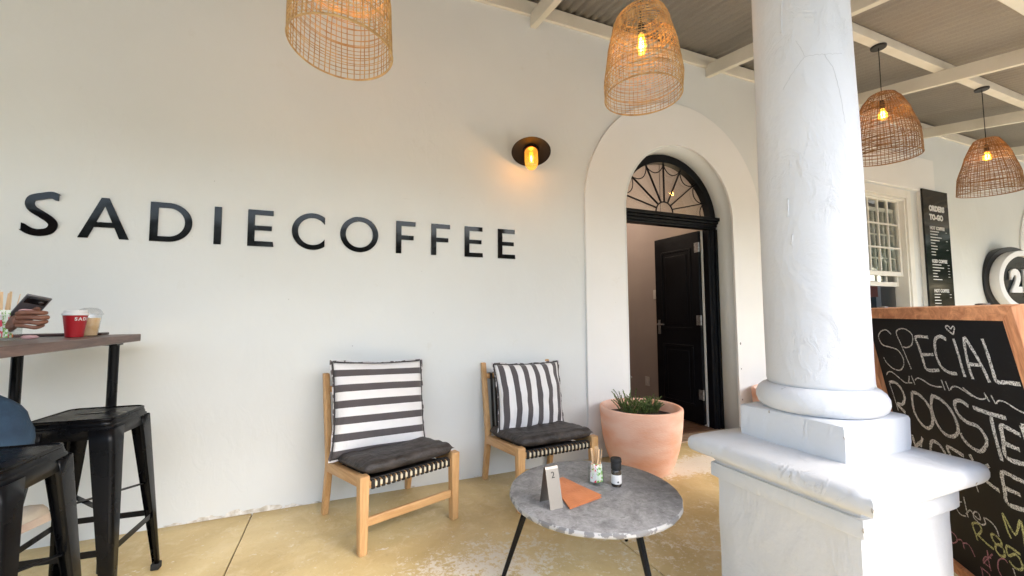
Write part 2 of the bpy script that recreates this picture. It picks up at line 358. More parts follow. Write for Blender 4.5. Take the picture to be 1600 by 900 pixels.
def from_curve(splines, depth, text=None, size=1.0, offset=0.0, align='CENTER', space=1.0, bevel=0.0):
    """filled 2D outlines (holes by nesting) or text extruded both ways by depth: returns a bmesh in the XY plane"""
    if text is None:
        cu = bpy.data.curves.new('c', 'CURVE'); cu.dimensions = '2D'; cu.fill_mode = 'BOTH'
        for pts in splines:
            s = cu.splines.new('POLY'); s.points.add(len(pts)-1); s.use_cyclic_u = True
            for i, p in enumerate(pts): s.points[i].co = (p[0], p[1], 0, 1)
    else:
        cu = bpy.data.curves.new('c', 'FONT'); cu.body = text; cu.size = size; cu.align_x = align; cu.align_y = 'BOTTOM_BASELINE' if hasattr(cu, 'align_y') else 'TOP'; cu.offset = offset; cu.space_character = space
        cu.resolution_u = 3
    cu.extrude = depth/2; cu.bevel_depth = bevel
    o = bpy.data.objects.new('c', cu); COL.objects.link(o)
    bpy.context.view_layer.update()
    dg = bpy.context.evaluated_depsgraph_get(); me = bpy.data.meshes.new_from_object(o.evaluated_get(dg))
    bm = BM(); bm.from_mesh(me); bmesh.ops.remove_doubles(bm, verts=bm.verts, dist=1e-6)
    bpy.data.objects.remove(o); bpy.data.curves.remove(cu); bpy.data.meshes.remove(me)
    return bm
def to_wall(bm, x, y, z):      # XY plane drawing stood up on the wall (facing -Y)
    bmesh.ops.transform(bm, matrix=Matrix.Translation((x, y, z)) @ Matrix.Rotation(R(90), 4, 'X'), verts=bm.verts); return bm
def merge(a, b):
    me = bpy.data.meshes.new('t'); b.to_mesh(me); b.free(); a.from_mesh(me); bpy.data.meshes.remove(me)
def arc(cx, cz, r, a0, a1, n): return [(cx+r*math.cos(R(a0+(a1-a0)*i/n)), cz+r*math.sin(R(a0+(a1-a0)*i/n))) for i in range(n+1)]
def smooth_path(pts, k=5):
    out = []; P = [Vector(p) for p in pts]
    for i in range(len(P)-1):
        p0 = P[max(i-1, 0)]; p1 = P[i]; p2 = P[i+1]; p3 = P[min(i+2, len(P)-1)]
        for j in range(k):
            t = j/k; out.append(.5*((2*p1)+(p2-p0)*t+(2*p0-5*p1+4*p2-p3)*t*t+(3*p1-p0-3*p2+p3)*t*t*t))
    out.append(P[-1]); return out
from mathutils import noise as mnoise
def wobble(bm, amp, sc, seed=0.0, vert=None):
    for v in bm.verts:
        n = mnoise.noise_vector(v.co*sc+Vector((seed, seed*.7, seed*1.3))); v.co += n*amp
def lamp_point(name, loc, power, rad=.03, col=(1, .6, .28), parent=None):
    d = bpy.data.lights.new(name, 'POINT'); d.energy = power; d.shadow_soft_size = rad; d.color = col
    o = bpy.data.objects.new(name, d); COL.objects.link(o)
    if parent is not None: o.parent = parent; o.location = MW[parent].inverted() @ Vector(loc)
    else: o.location = loc
    return o
def copy_tree(o, parent=None):
    c = o.copy(); COL.objects.link(c)
    if parent is not None: c.parent = parent
    for ch in list(o.children): copy_tree(ch, c)
    return c
# ------------------------------------------------------------------ ground and floor
WY = 2.875                                  # face of the facade wall
bm = BM(); bx(bm, -60, 60, -80, 60, -.45, -.16)
gr = link('ground', bm, mat('pale_gravel_ground', (.46, .44, .41), (.36, .345, .32), 3, rough=.9, bump=.3), local=True); gr['kind'] = 'structure'  # unseen outside; kept pale to bounce light up under the roof
bm = BM(); bx(bm, -60, 60, -79, -5.5, -.2, -.15)
gr = link('added_lawn', bm, mat('mown_grass', (.07, .10, .03), (.045, .07, .02), 3, rough=.95, bump=.5), local=True); gr['kind'] = 'structure'  # unseen grass, added to darken what the glossy boards reflect
bm = BM(); bx(bm, -6, 13.6, .12, WY+.3, -.159, -.012)
fl = link('veranda_floor', bm, mat('joint_dirt', (.11, .07, .035), rough=.95), local=True); fl['kind'] = 'structure'
xs = [-6, -4.064, -2.266, -.468, 1.328, 3.126, 4.924, 6.72, 8.52, 10.3, 13.6]
for a, b in zip(xs[:-1], xs[1:]):
    bm = BM(); g = .0035
    # a slab with slightly wandering edges and a chamfered lip
    n = 26; A = []; B = []
    for i in range(n+1):
        y = .1+(WY+.02-.1)*i/n
        A.append((a+g+.002*mnoise.noise(Vector((a*9, y*6, 0))), y)); B.append((b-g+.002*mnoise.noise(Vector((b*9, y*6, 3))), y))
    top = [bm.verts.new((x, y, 0)) for x, y in A]; top2 = [bm.verts.new((x, y, 0)) for x, y in B]
    lo = [bm.verts.new((x, y, -.011)) for x, y in A]; lo2 = [bm.verts.new((x, y, -.011)) for x, y in B]
    for i in range(n):
        bm.faces.new((top[i], top2[i], top2[i+1], top[i+1])); bm.faces.new((lo[i], lo[i+1], top[i+1], top[i])); bm.faces.new((top2[i], top2[i+1], lo2[i+1], lo2[i]))
    bm.faces.new((lo[0], top[0], top2[0], lo2[0])); bm.faces.new((lo[n], lo2[n], top2[n], top[n]))
    link('floor_slab', bm, floor_m, fl, local=True)

# ------------------------------------------------------------------ cafe building
bld = thing('cafe_building', 'white plastered cafe facade with a broad arched doorway and a sash window', 'building')
DX, DR, DS = 2.885, .64, 2.06               # door arch centre, radius, spring height
D2 = 10.665
def door_notch(cx, r, s, n=28): return [(cx+r, 0)] + arc(cx, s, r, 0, 180, n) + [(cx-r, 0)]
outline = [(-5.5, -.02), (-5.5, 4.2), (13.5, 4.2), (13.5, -.02)] + [(x, z if z > 0 else -.02) for x, z in door_notch(D2, DR, DS)] + [(x, z if z > 0 else -.02) for x, z in door_notch(DX, DR, DS)]
WX0, WX1, WZ0, WZ1 = 4.72, 6.60, 1.0, 2.64
hole = [(WX0, WZ0), (WX1, WZ0), (WX1, WZ1), (WX0, WZ1)]
bm = to_wall(from_curve([outline, hole], .325), 0, WY+.1625, 0)
link('wall', bm, wall_m, bld)
def band(cx, ro, name='arch_surround'):
    pts = [(cx+ro, .003), *arc(cx, DS, ro, 0, 180, 48), (cx-ro, .003), (cx-DR-.002, .003)] + arc(cx, DS, DR+.002, 180, 0, 40) + [(cx+DR+.002, .003)]
    bm = to_wall(from_curve([pts], .022), 0, WY-.008, 0)
    link(name, bm, band_m, bld, bevel=.006)
band(DX-.03+.0, 1.035); band(D2, 1.035)
# window surround: a flat raised panel with a sunk field for the window
bm = to_wall(from_curve([[(4.0, .5), (7.19, .5), (7.19, 3.15), (4.0, 3.15)], [(4.34, .9), (6.84, .9), (6.84, 2.71), (4.34, 2.71)]], .05), 0, WY-.02, 0)
link('window_surround', bm, band_m, bld, bevel=.005)
# flaking plaster at the foot of the wall and chips on the arch corner
flake_m = mat('exposed_lime', (.84, .83, .79), (.52, .47, .38), 30, rough=.95, bump=.8, bscale=70)
random.seed(3)
bm = BM()
for (x, z, s) in ((-.84, .0, .035), (-.70, .0, .06), (-.54, .0, .085), (-.40, .0, .07), (-.26, .0, .045), (-.13, 0, .02), (.45, 0, .02), (.9, 0, .02), (1.2, 0, .02)):
    n = 9; c = []
    for k in range(n):
        a = math.pi*k/(n-1); rr = s*(.55+.6*random.random()); c.append((x+rr*1.35*math.cos(a), max(z-.0, .001)+rr*.42*math.sin(a)+.001))
    pb = to_wall(from_curve([c], .004), 0, WY-.0008-.0009*(len(bm.faces) % 7)*.3, 0); merge(bm, pb)
link('flaking_plaster', bm, flake_m, bld, kind='stuff')
bm = BM()
for (x, z, s) in ((3.530, .62, .006), (3.531, .86, .008), (3.530, .33, .006), (2.242, .62, .007)):
    pts = [(x+s*(.5+.6*random.random())*math.cos(R(60*k)), z+1.7*s*(.5+.6*random.random())*math.sin(R(60*k))) for k in range(6)]
    merge(bm, to_wall(from_curve([pts], .004), 0, WY-.0195, 0))
link('plaster_chip', bm, mat('bare_render', (.22, .21, .20), rough=.95, bump=.5), bld, kind='stuff')

# --- door frame with fanlight
FY = WY+.235
def in_wall(parts, depth, y): return to_wall(from_curve(parts, depth), 0, y, 0)
def door_set(cx, full):
    r = DR-.004
    pts = [(cx+r, DS+.05)] + arc(cx, DS, r, 4.5, 175.5, 40) + [(cx-r, DS+.05)] + [(cx-r+.075, DS+.05)] + arc(cx, DS, r-.075, 175, 5, 36) + [(cx+r-.075, DS+.05)]
    fr = link('fanlight_frame', in_wall([pts], .07, FY), black_m, bld, bevel=.006)
    # glazing bars: seven rays, the small hub and eight swags
    for k in range(1, 8):
        a = R(180*k/8); bm = BM()
        p = Vector((cx+.105*math.cos(a), FY, DS+.075+.105*math.sin(a))); q = Vector((cx+(r-.07)*math.cos(a), FY, DS+(r-.07)*math.sin(a)))
        bar(bm, p, q, .010, .016, upv=(0, 1, 0)); link('glazing_bar', bm, black_m, fr)
    bm = BM(); tube(bm, [(cx+.105*math.cos(R(t)), FY, DS+.075+.105*math.sin(R(t))) for t in range(0, 181, 12)], .007, 6); link('hub_arch', bm, black_m, fr)
    for k in range(8):
        a0, a1 = R(180*k/8), R(180*(k+1)/8); rr = r-.078
        P = Vector((cx+rr*math.cos(a0), 0, DS+rr*math.sin(a0))); Q = Vector((cx+rr*math.cos(a1), 0, DS+rr*math.sin(a1)))
        mid = (P+Q)/2; inw = (Vector((cx, 0, DS))-mid).normalized(); pts = []
        for i in range(11):
            t = i/10; v = P.lerp(Q, t)+inw*(.078*math.sin(math.pi*t)**.7); pts.append((v.x, FY, max(v.z, DS+.06)))
        bm = BM(); tube(bm, pts, .005, 5); link('swag_bar', bm, black_m, fr)
    bm = in_wall([[(cx+r-.05, DS+.06)]+arc(cx, DS, r-.05, 6, 174, 24)+[(cx-r+.05, DS+.06)]], .004, FY+.022); link('fanlight_pane', bm, pane_m, fr)
    # transom with a moulded cornice
    tr = BM(); bx(tr, cx-r, cx+r, FY-.035, FY+.045, DS-.055, DS+.052)
    link('transom', tr, black_m, bld, bevel=.006)
    co = BM(); bx(co, cx-r, cx+r-.0, FY-.085, FY-.036, DS+.022, DS+.056); bx(co, cx-r, cx+r-.0, FY-.066, FY-.0365, DS-.004, DS+.0215); bx(co, cx-r, cx+r-.0, FY-.05, FY-.037, DS-.034, DS-.0045)
    link('transom_cornice', co, black_m, bld, bevel=.005)
    for s in (-1, 1):
        bm = BM(); x0 = cx+s*r; bx(bm, x0-s*.115, x0, FY-.035, FY+.035, .0, DS-.056)
        bx(bm, x0-s*.03, x0, FY-.05, FY-.0355, .0, DS-.057); bx(bm, x0-s*.075, x0-s*.05, FY-.043, FY-.0355, .0, DS-.057)
        link('door_jamb', bm, black_m, bld, bevel=.004)
        bm = BM(); bx(bm, x0-s*.108, x0-s*.12-s*.002, FY+.036, FY+.085, .02, DS-.06); link('rebate_lining', bm, sill_m, bld)
door_set(DX, True); door_set(D2, True)
# open door leaf, hinged on the right jamb and swung inwards
hp = Vector((DX+.50, FY+.055, 0)); ang = math.atan2(.62, -.02)
Mz = Matrix.Translation(hp) @ Matrix.Rotation(ang, 4, 'Z')
LW, LH = .62, 1.965
def leaf(name, Mz, side):
    bm = BM(); box(bm, (LW/2, 0, LH/2+.035), (LW, .042, LH)); bmesh.ops.transform(bm, matrix=Mz, verts=bm.verts)
    door = link('door_leaf', bm, black_m, bld, bevel=.004)
    for z0, z1 in ((.2, .82), (.98, 1.84)):
        for yy in (-1, 1):
            bm = BM(); c = yy*.0232
            bx(bm, .10, LW-.10, c-.0035, c+.0035, z0, z0+.022); bx(bm, .10, LW-.10, c-.0035, c+.0035, z1-.022, z1); bx(bm, .10, .122, c-.0035, c+.0035, z0+.0225, z1-.0225); bx(bm, LW-.122, LW-.10, c-.0035, c+.0035, z0+.0225, z1-.0225)
            bx(bm, .16, LW-.16, c-.0025, c+.0025, z0+.06, z1-.06)
            bmesh.ops.transform(bm, matrix=Mz, verts=bm.verts); link('raised_panel', bm, black_m, door, bevel=.003)
    return door
door = leaf('door_leaf', Mz, 1)
for z in (.33, 1.08, 1.83):
    bm = BM(); M2 = Mz
    box(bm, (.022, .0265, z), (.05, .004, .10)); tube(bm, [(-.008, .026, z-.05), (-.008, .026, z+.05)], .0085, 8)
    for dz in (-.036, -.012, .012, .036): box(bm, (.02, .0295, z+dz), (.008, .003, .008))
    bmesh.ops.transform(bm, matrix=M2, verts=bm.verts); link('hinge', bm, hinge_m, door)
for yy in (-1, 1):
    bm = BM(); box(bm, (LW-.05, yy*.0235, 1.0), (.035, .005, .16)); tube(bm, [(LW-.05, yy*.026, 1.03), (LW-.05, yy*.06, 1.03), (LW-.06, yy*.066, 1.03), (LW-.16, yy*.066, 1.03)], .0085, 8)
    bmesh.ops.transform(bm, matrix=Mz, verts=bm.verts); link('door_handle', bm, hinge_m, door, smooth=True)
# second leaf, folded back against the left side of the hall (hardly seen)
hp2 = Vector((DX-.50, FY+.055, 0)); leaf('door_leaf', Matrix.Translation(hp2) @ Matrix.Rotation(R(88), 4, 'Z'), -1)
# closed leaves of the far door
for s in (-1, 1):
    bm = BM(); bx(bm, D2+s*.006, D2+s*.515, FY-.01, FY+.03, .02, DS-.058); link('closed_door_leaf', bm, black_m, bld)

# --- hall behind the door
HX0, HX1, HY1, HZ = 1.55, 3.62, 7.2, 3.3
iy = WY+.326
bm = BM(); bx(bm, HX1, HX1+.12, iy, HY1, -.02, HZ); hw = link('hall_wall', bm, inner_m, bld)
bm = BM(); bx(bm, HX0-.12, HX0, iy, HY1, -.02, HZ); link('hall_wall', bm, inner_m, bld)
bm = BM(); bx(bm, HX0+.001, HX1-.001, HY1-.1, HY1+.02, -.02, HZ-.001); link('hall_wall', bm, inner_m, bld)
bm = BM(); bx(bm, HX0-.12, HX1+.12, iy, HY1+.02, HZ+.001, HZ+.1); link('hall_ceiling', bm, inner2_m, bld)
for i in range(18):                      # floor boards run across the hall
    bm = BM(); y0 = WY+.205+i*.12
    bx(bm, HX0, HX1-.001, y0, y0+.117, -.03, .018+.001*(i % 2)); link('floor_board', bm, floorwood_m, bld)
bm = BM(); bx(bm, HX0, HX1-.001, WY+.205+18*.12, HY1-.11, -.03, .018); link('hall_floor', bm, floorwood_m, bld)
bm = BM(); bx(bm, DX-DR+.001, DX+DR-.001, WY+.022, WY+.204, -.02, .010); link('doorstep', bm, mat('worn_wood_threshold', (.40, .29, .19), (.16, .10, .06), 9, rough=.6, stretch=(1, 6, 1), bump=.4), bld, bevel=.004)
for (y, z) in ((4.09, 1.39), (4.28, .29)):
    bm = BM(); bx(bm, HX1-.011, HX1-.001, y-.04, y+.04, z-.058, z+.058); sp = link('switch_plate', bm, plate_m, bld, bevel=.004)
    bm = BM(); bx(bm, HX1-.017, HX1-.0112, y-.012, y+.012, z-.022, z+.022); link('rocker', bm, plate_m, sp)
# hall light, its spark seen through the fanlight
hl = thing('hall_bulb', 'tiny bare bulb glowing inside the hall, seen through the fanlight', 'lamp', (3.30, 3.62, 2.2))
bm = BM(); lathe(bm, [(.001, -.02), (.011, -.014), (.014, 0), (.009, .014), (.006, .024)], (3.30, 3.62, 2.26), 10); link('bulb', bm, emis('hall_lamp_glow', (1, .72, .4), 30), hl, smooth=True)
bm = BM(); tube(bm, [(3.30, 3.62, 2.28), (3.30, 3.62, HZ)], .003, 6); link('cord', bm, dark_m, hl)
lamp_point('hall_light', (2.7, 4.6, 2.6), 8, .15, (1, .80, .64), hl)

# --- sash window
win = 0
SY = WY+.06
def rectframe(bm, x0, x1, z0, z1, wd, y0, y1, wb=None):
    wb = wb or wd
    bx(bm, x0, x0+wd, y0, y1, z0, z1); bx(bm, x1-wd, x1, y0, y1, z0, z1); bx(bm, x0+wd+.0002, x1-wd-.0002, y0+.001, y1-.001, z0, z0+wb); bx(bm, x0+wd+.0002, x1-wd-.0002, y0+.001, y1-.001, z1-wd, z1)
bm = BM(); rectframe(bm, WX0-.05, WX1+.05, WZ0-.05, WZ1+.05, .10, WY-.022, WY+.03)
rectframe(bm, WX0+.052, WX1-.052, WZ0+.052, WZ1-.052, .03, WY-.006, WY+.14)
frm = link('window', bm, sill_m, bld, bevel=.004)
bm = BM(); bx(bm, WX0-.09, WX1+.09, WY-.08, WY-.023, WZ0-.09, WZ0-.045); link('sill', bm, sill_m, frm, bevel=.006)
GX0, GX1 = WX0+.085, WX1-.085
def sash(z0, z1, y, rows):
    bm = BM(); rectframe(bm, GX0, GX1, z0, z1, .042, y-.018, y+.018, .055); sh = link('sash', bm, sill_m, bld, bevel=.003)
    nx = 8; w0, w1 = GX0+.042, GX1-.042; xsn = [w0+(w1-w0)*i/nx for i in range(nx+1)]; zz0, zz1 = z0+.055, z1-.042; zs = [zz0+(zz1-zz0)*i/rows for i in range(rows+1)]
    for x in xsn[1:-1]:
        bm = BM(); bx(bm, x-.009, x+.009, y-.012, y+.012, zz0, zz1); link('glazing_bar', bm, sill_m, sh)
    for z in zs[1:-1]:
        bm = BM(); bx(bm, w0, w1, y-.0135, y+.0105, z-.009, z+.009); link('glazing_bar', bm, sill_m, sh)
    for i in range(nx):
        for j in range(rows):
            bm = BM(); bx(bm, xsn[i]+.0095, xsn[i+1]-.0095, y+.0, y+.003, zs[j]+.0095, zs[j+1]-.0095); link('pane', bm, pane_m, sh)
sash(1.60, 2.585, SY, 3)
sash(1.475, 2.46, SY+.05, 3)
# pleated curtain behind the raised sashes
bm = BM(); n = 150; rows_ = []
for z in (1.66, 2.62):
    rows_.append([bm.verts.new((WX0-.1+(WX1-WX0+.2)*i/n, WY+.36+.03*math.sin(i*.85)+.015*math.sin(i*.31+z), z)) for i in range(n+1)])
for i in range(n): bm.faces.new((rows_[0][i], rows_[0][i+1], rows_[1][i+1], rows_[1][i]))
cur = link('net_curtain', bm, curtain_m, smooth='all', solid=.002); tag(cur, 'grey pleated curtain hanging inside the sash window', 'curtain')

# --- room behind the window
RX0, RX1, RY1 = 3.80, 9.3, 6.2
for (a, b, c, d) in ((RX0, RX0+.1, iy, RY1), (RX1, RX1+.1, iy, iy+.25), (RX1, RX1+.1, RY1-.35, RY1)):  # right wall left mostly open, out of view, to let brightening daylight in
    bm = BM(); bx(bm, a, b, c, d, -.02, 3.2); link('room_wall', bm, inner2_m, bld)
bm = BM(); bx(bm, RX0+.101, RX1-.001, RY1-.1, RY1, -.02, 3.19); link('room_wall', bm, inner2_m, bld)
bm = BM(); bx(bm, RX0, RX1+.1, iy, RY1, 3.201, 3.3); link('room_ceiling', bm, inner2_m, bld)
bm = BM(); bx(bm, RX0+.11, RX1-.01, iy, RY1-.11, -.03, .0); link('room_floor', bm, floorwood_m, bld)
cb = thing('cupboard', 'cream cupboard standing in the room behind the open sash', 'cupboard', (8.2, 4.3, 0))
bm = BM(); bx(bm, 7.6, 9.1, 3.95, 4.45, 0, 1.62); link('carcass', bm, inner2_m, cb, bevel=.005)
for i in range(3):
    bm = BM(); bx(bm, 7.62+i*.5, 8.08+i*.5, 3.925, 3.949, .06, 1.56); dd = link('cupboard_door', bm, inner2_m, cb, bevel=.004)
bm = BM(); tube(bm, [(8.55, 3.90, .9), (8.55, 3.90, 1.1)], .008); link('handle', bm, hinge_m, cb)
pl = BM(); bx(pl, 7.12, 7.34, 3.60, 3.66, 1.38, 1.62); tag(link('red_panel', pl, red_m, bevel=.004), 'small orange red board glimpsed low inside the open sash', 'board')
bm = BM(); bx(bm, 7.32, 7.45, 3.68, 3.79, .0, 1.50); tag(link('dark_post', bm, dark_m, bevel=.003), 'dark upright post in the gloom inside the open sash', 'post')

# ------------------------------------------------------------------ veranda roof
rf = thing('veranda_roof', 'lean-to veranda roof of corrugated iron on cream painted rafters', 'roof')
SL = .18
def roof_z(y): return 3.665-SL*(WY-y)
y0, y1 = -.9, WY+.0  # unseen overhang carried outward to temper the light on the column
xsheet = 2.88-.762*12
k = 0
while xsheet < 13.2:
    bm = BM(); n = 60; per = .0762; A = []; B = []
    for i in range(n+3):
        x = xsheet+i*(.762/n); z = .0085*math.cos(2*math.pi*(x-xsheet)/per)
        lap = -.004 if i > n-1 else 0
        A.append(bm.verts.new((x, y0, roof_z(y0)+z+lap))); B.append(bm.verts.new((x, y1, roof_z(y1)+z+lap)))
    for i in range(n+2): bm.faces.new((A[i], A[i+1], B[i+1], B[i]))
    link('roof_sheet', bm, roof_m, rf, smooth='all', solid=.0012); xsheet += .762; k += 1
for x in (-4.31, -2.42, -.52, 1.37, 3.25, 5.15, 7.06, 8.96, 10.86, 12.76):
    bm = BM(); yA, yB = -.82, WY-.001; hh = .125
    cz = lambda y: roof_z(y)-.092-hh/2
    vsb = []
    for y in (yA, yB):
        for dx, dz in ((-.026, -hh/2), (.026, -hh/2), (.026, hh/2), (-.026, hh/2)): vsb.append(bm.verts.new((x+dx, y, cz(y)+dz)))
    for f in ((0, 1, 2, 3), (7, 6, 5, 4), (0, 4, 5, 1), (1, 5, 6, 2), (2, 6, 7, 3), (3, 7, 4, 0)): bm.faces.new([vsb[i] for i in f])
    link('rafter', bm, timber_m, rf, bevel=.004)
for y in (1.93, .30, -.7):
    bm = BM(); c = roof_z(y)-.051; bx(bm, -5.4, 13.4, y-.036, y+.036, c-.0395, c+.0395); link('purlin', bm, timber_m, rf, bevel=.003)
bm = BM(); bx(bm, -5.4, 13.4, WY-.028, WY-.0005, 3.535, 3.650); link('wall_plate', bm, timber_m, rf, bevel=.004)
bm = BM(); bx(bm, -5.4, 13.4, .97, 1.07, 3.00, 3.11); link('front_beam', bm, timber_m, rf, bevel=.005)
bm = BM(); bx(bm, -5.4, 13.4, -.95, -.92, 2.87, 3.01); link('fascia', bm, timber_m, rf)

# ------------------------------------------------------------------ column on its pedestal
CX, CY = 1.66, 1.02
chip_m = mat('chipped_plaster_edge', (.40, .37, .32), (.26, .23, .19), 60, rough=.95, bump=.6)
colm = thing('veranda_column', 'thick white plastered round column standing on a square moulded pedestal', 'column', (CX, CY, 0))
def sq_sweep(bm, prof, n=10):
    rings = []
    for (h, z) in prof:
        ring = []
        rr = min(.02, h*.1)
        for q in range(4):
            a0 = math.pi/2*q-math.pi/4
            for i in range(n):
                t = -1+2*i/n; c, s = math.cos(math.pi/2*q), math.sin(math.pi/2*q); px, py = h, h*t
                # soften the corners a little
                if i == 0: px, py = h-.004, -(h-.004)
                ring.append(bm.verts.new((px*c-py*s, px*s+py*c, z)))
        rings.append(ring)
    m_ = len(rings[0])
    for a, b in zip(rings[:-1], rings[1:]):
        for i in range(m_): bm.faces.new((a[i], a[(i+1) % m_], b[(i+1) % m_], b[i]))
    bm.faces.new(rings[0][::-1]); bm.faces.new(rings[-1])
def ramp_prof(pts, k=4): return pts
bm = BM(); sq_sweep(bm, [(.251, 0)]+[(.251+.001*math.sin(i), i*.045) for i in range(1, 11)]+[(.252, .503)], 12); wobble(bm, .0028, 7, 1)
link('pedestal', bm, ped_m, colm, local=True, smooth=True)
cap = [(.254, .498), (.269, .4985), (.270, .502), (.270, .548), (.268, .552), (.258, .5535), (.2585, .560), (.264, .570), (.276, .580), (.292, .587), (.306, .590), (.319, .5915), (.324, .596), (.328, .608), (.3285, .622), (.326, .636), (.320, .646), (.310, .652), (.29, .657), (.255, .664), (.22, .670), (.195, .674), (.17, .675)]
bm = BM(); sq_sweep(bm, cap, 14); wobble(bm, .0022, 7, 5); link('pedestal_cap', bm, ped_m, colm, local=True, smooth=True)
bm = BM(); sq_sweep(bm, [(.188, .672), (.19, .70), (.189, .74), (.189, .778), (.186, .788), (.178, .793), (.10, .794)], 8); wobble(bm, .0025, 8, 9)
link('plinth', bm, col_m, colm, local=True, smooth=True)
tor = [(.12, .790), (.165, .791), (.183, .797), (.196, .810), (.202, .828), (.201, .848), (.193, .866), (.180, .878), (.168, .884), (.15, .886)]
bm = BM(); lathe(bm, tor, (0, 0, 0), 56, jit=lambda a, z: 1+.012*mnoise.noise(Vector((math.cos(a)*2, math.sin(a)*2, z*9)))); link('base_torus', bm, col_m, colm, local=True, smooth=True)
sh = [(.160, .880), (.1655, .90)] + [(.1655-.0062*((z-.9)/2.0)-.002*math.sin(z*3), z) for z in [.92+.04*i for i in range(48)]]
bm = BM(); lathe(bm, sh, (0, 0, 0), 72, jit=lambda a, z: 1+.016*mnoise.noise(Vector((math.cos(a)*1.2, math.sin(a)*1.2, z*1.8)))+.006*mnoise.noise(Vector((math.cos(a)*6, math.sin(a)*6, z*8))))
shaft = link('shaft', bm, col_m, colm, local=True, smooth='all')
bm = BM(); lathe(bm, [(.15, 2.798), (.19, 2.80), (.20, 2.82), (.19, 2.84), (.175, 2.845)], (0, 0, 0), 40); box(bm, (0, 0, 2.923), (.42, .42, .153)); link('capital', bm, ped_m, colm, local=True, smooth=True)
bm = BM(); rc = random.Random(4)       # knocked edges of the cap and plinth: small rough scars
for (x, y, z, s) in ((-.326, -.322, .615, .010), (-.327, -.10, .628, .007), (.05, -.327, .622, .008), (-.19, -.187, .755, .007), (-.19, .06, .786, .006), (-.269, -.268, .525, .008), (.22, -.328, .605, .006), (-.327, .20, .61, .006)):
    pts_ = [Vector((x+rc.uniform(-s, s)*.45, y+rc.uniform(-s, s)*.45, z+rc.uniform(-s, s))) for _ in range(9)]
    vv = [bm.verts.new(q) for q in pts_]; bmesh.ops.convex_hull(bm, input=vv)
link('plaster_scar', bm, chip_m, colm, local=True, kind='stuff')
# hairline cracks in the plaster of the shaft, patched ridges beside them
def on_shaft(px, pz):      # px: angle in degrees round the shaft, z height
    r = .1655-.0062*((pz-.9)/2.0)-.002*math.sin(pz*3); a = R(px); r *= 1+.016*mnoise.noise(Vector((math.cos(a)*1.2, math.sin(a)*1.2, pz*1.8)))+.006*mnoise.noise(Vector((math.cos(a)*6, math.sin(a)*6, pz*8)))
    return (r*math.cos(a), r*math.sin(a), pz)
crk_m = mat('crack_shadow', (.50, .515, .54), rough=.9); rid_m = col_m
def crack(pts, rad):
    bm = BM(); P = []
    for i in range(len(pts)-1):
        for j in range(8):
            t = j/8; a = pts[i][0]*(1-t)+pts[i+1][0]*t+random.uniform(-.35, .35); z = pts[i][1]*(1-t)+pts[i+1][1]*t+random.uniform(-.003, .003); P.append(on_shaft(a, z))
    tube(bm, P, rad, 5); return bm
for pts in ([(190, 1.98), (205, 2.04), (216, 2.075), (236, 2.07), (262, 2.07)], [(236, 2.07), (246, 2.01), (252, 1.92), (257, 1.80)], [(216, 2.075), (211, 2.12), (206, 2.15)]):
    link('crack', crack(pts, .0007), crk_m, colm, local=True)
for pts in ([(191, 2.20), (192, 2.27), (194, 2.34), (193, 2.42)], [(189, 1.50), (190, 1.53), (190, 1.57)], [(192, 1.40), (194, 1.44)]):
    link('plaster_ridge', crack(pts, .0035), rid_m, colm, local=True, smooth='all')
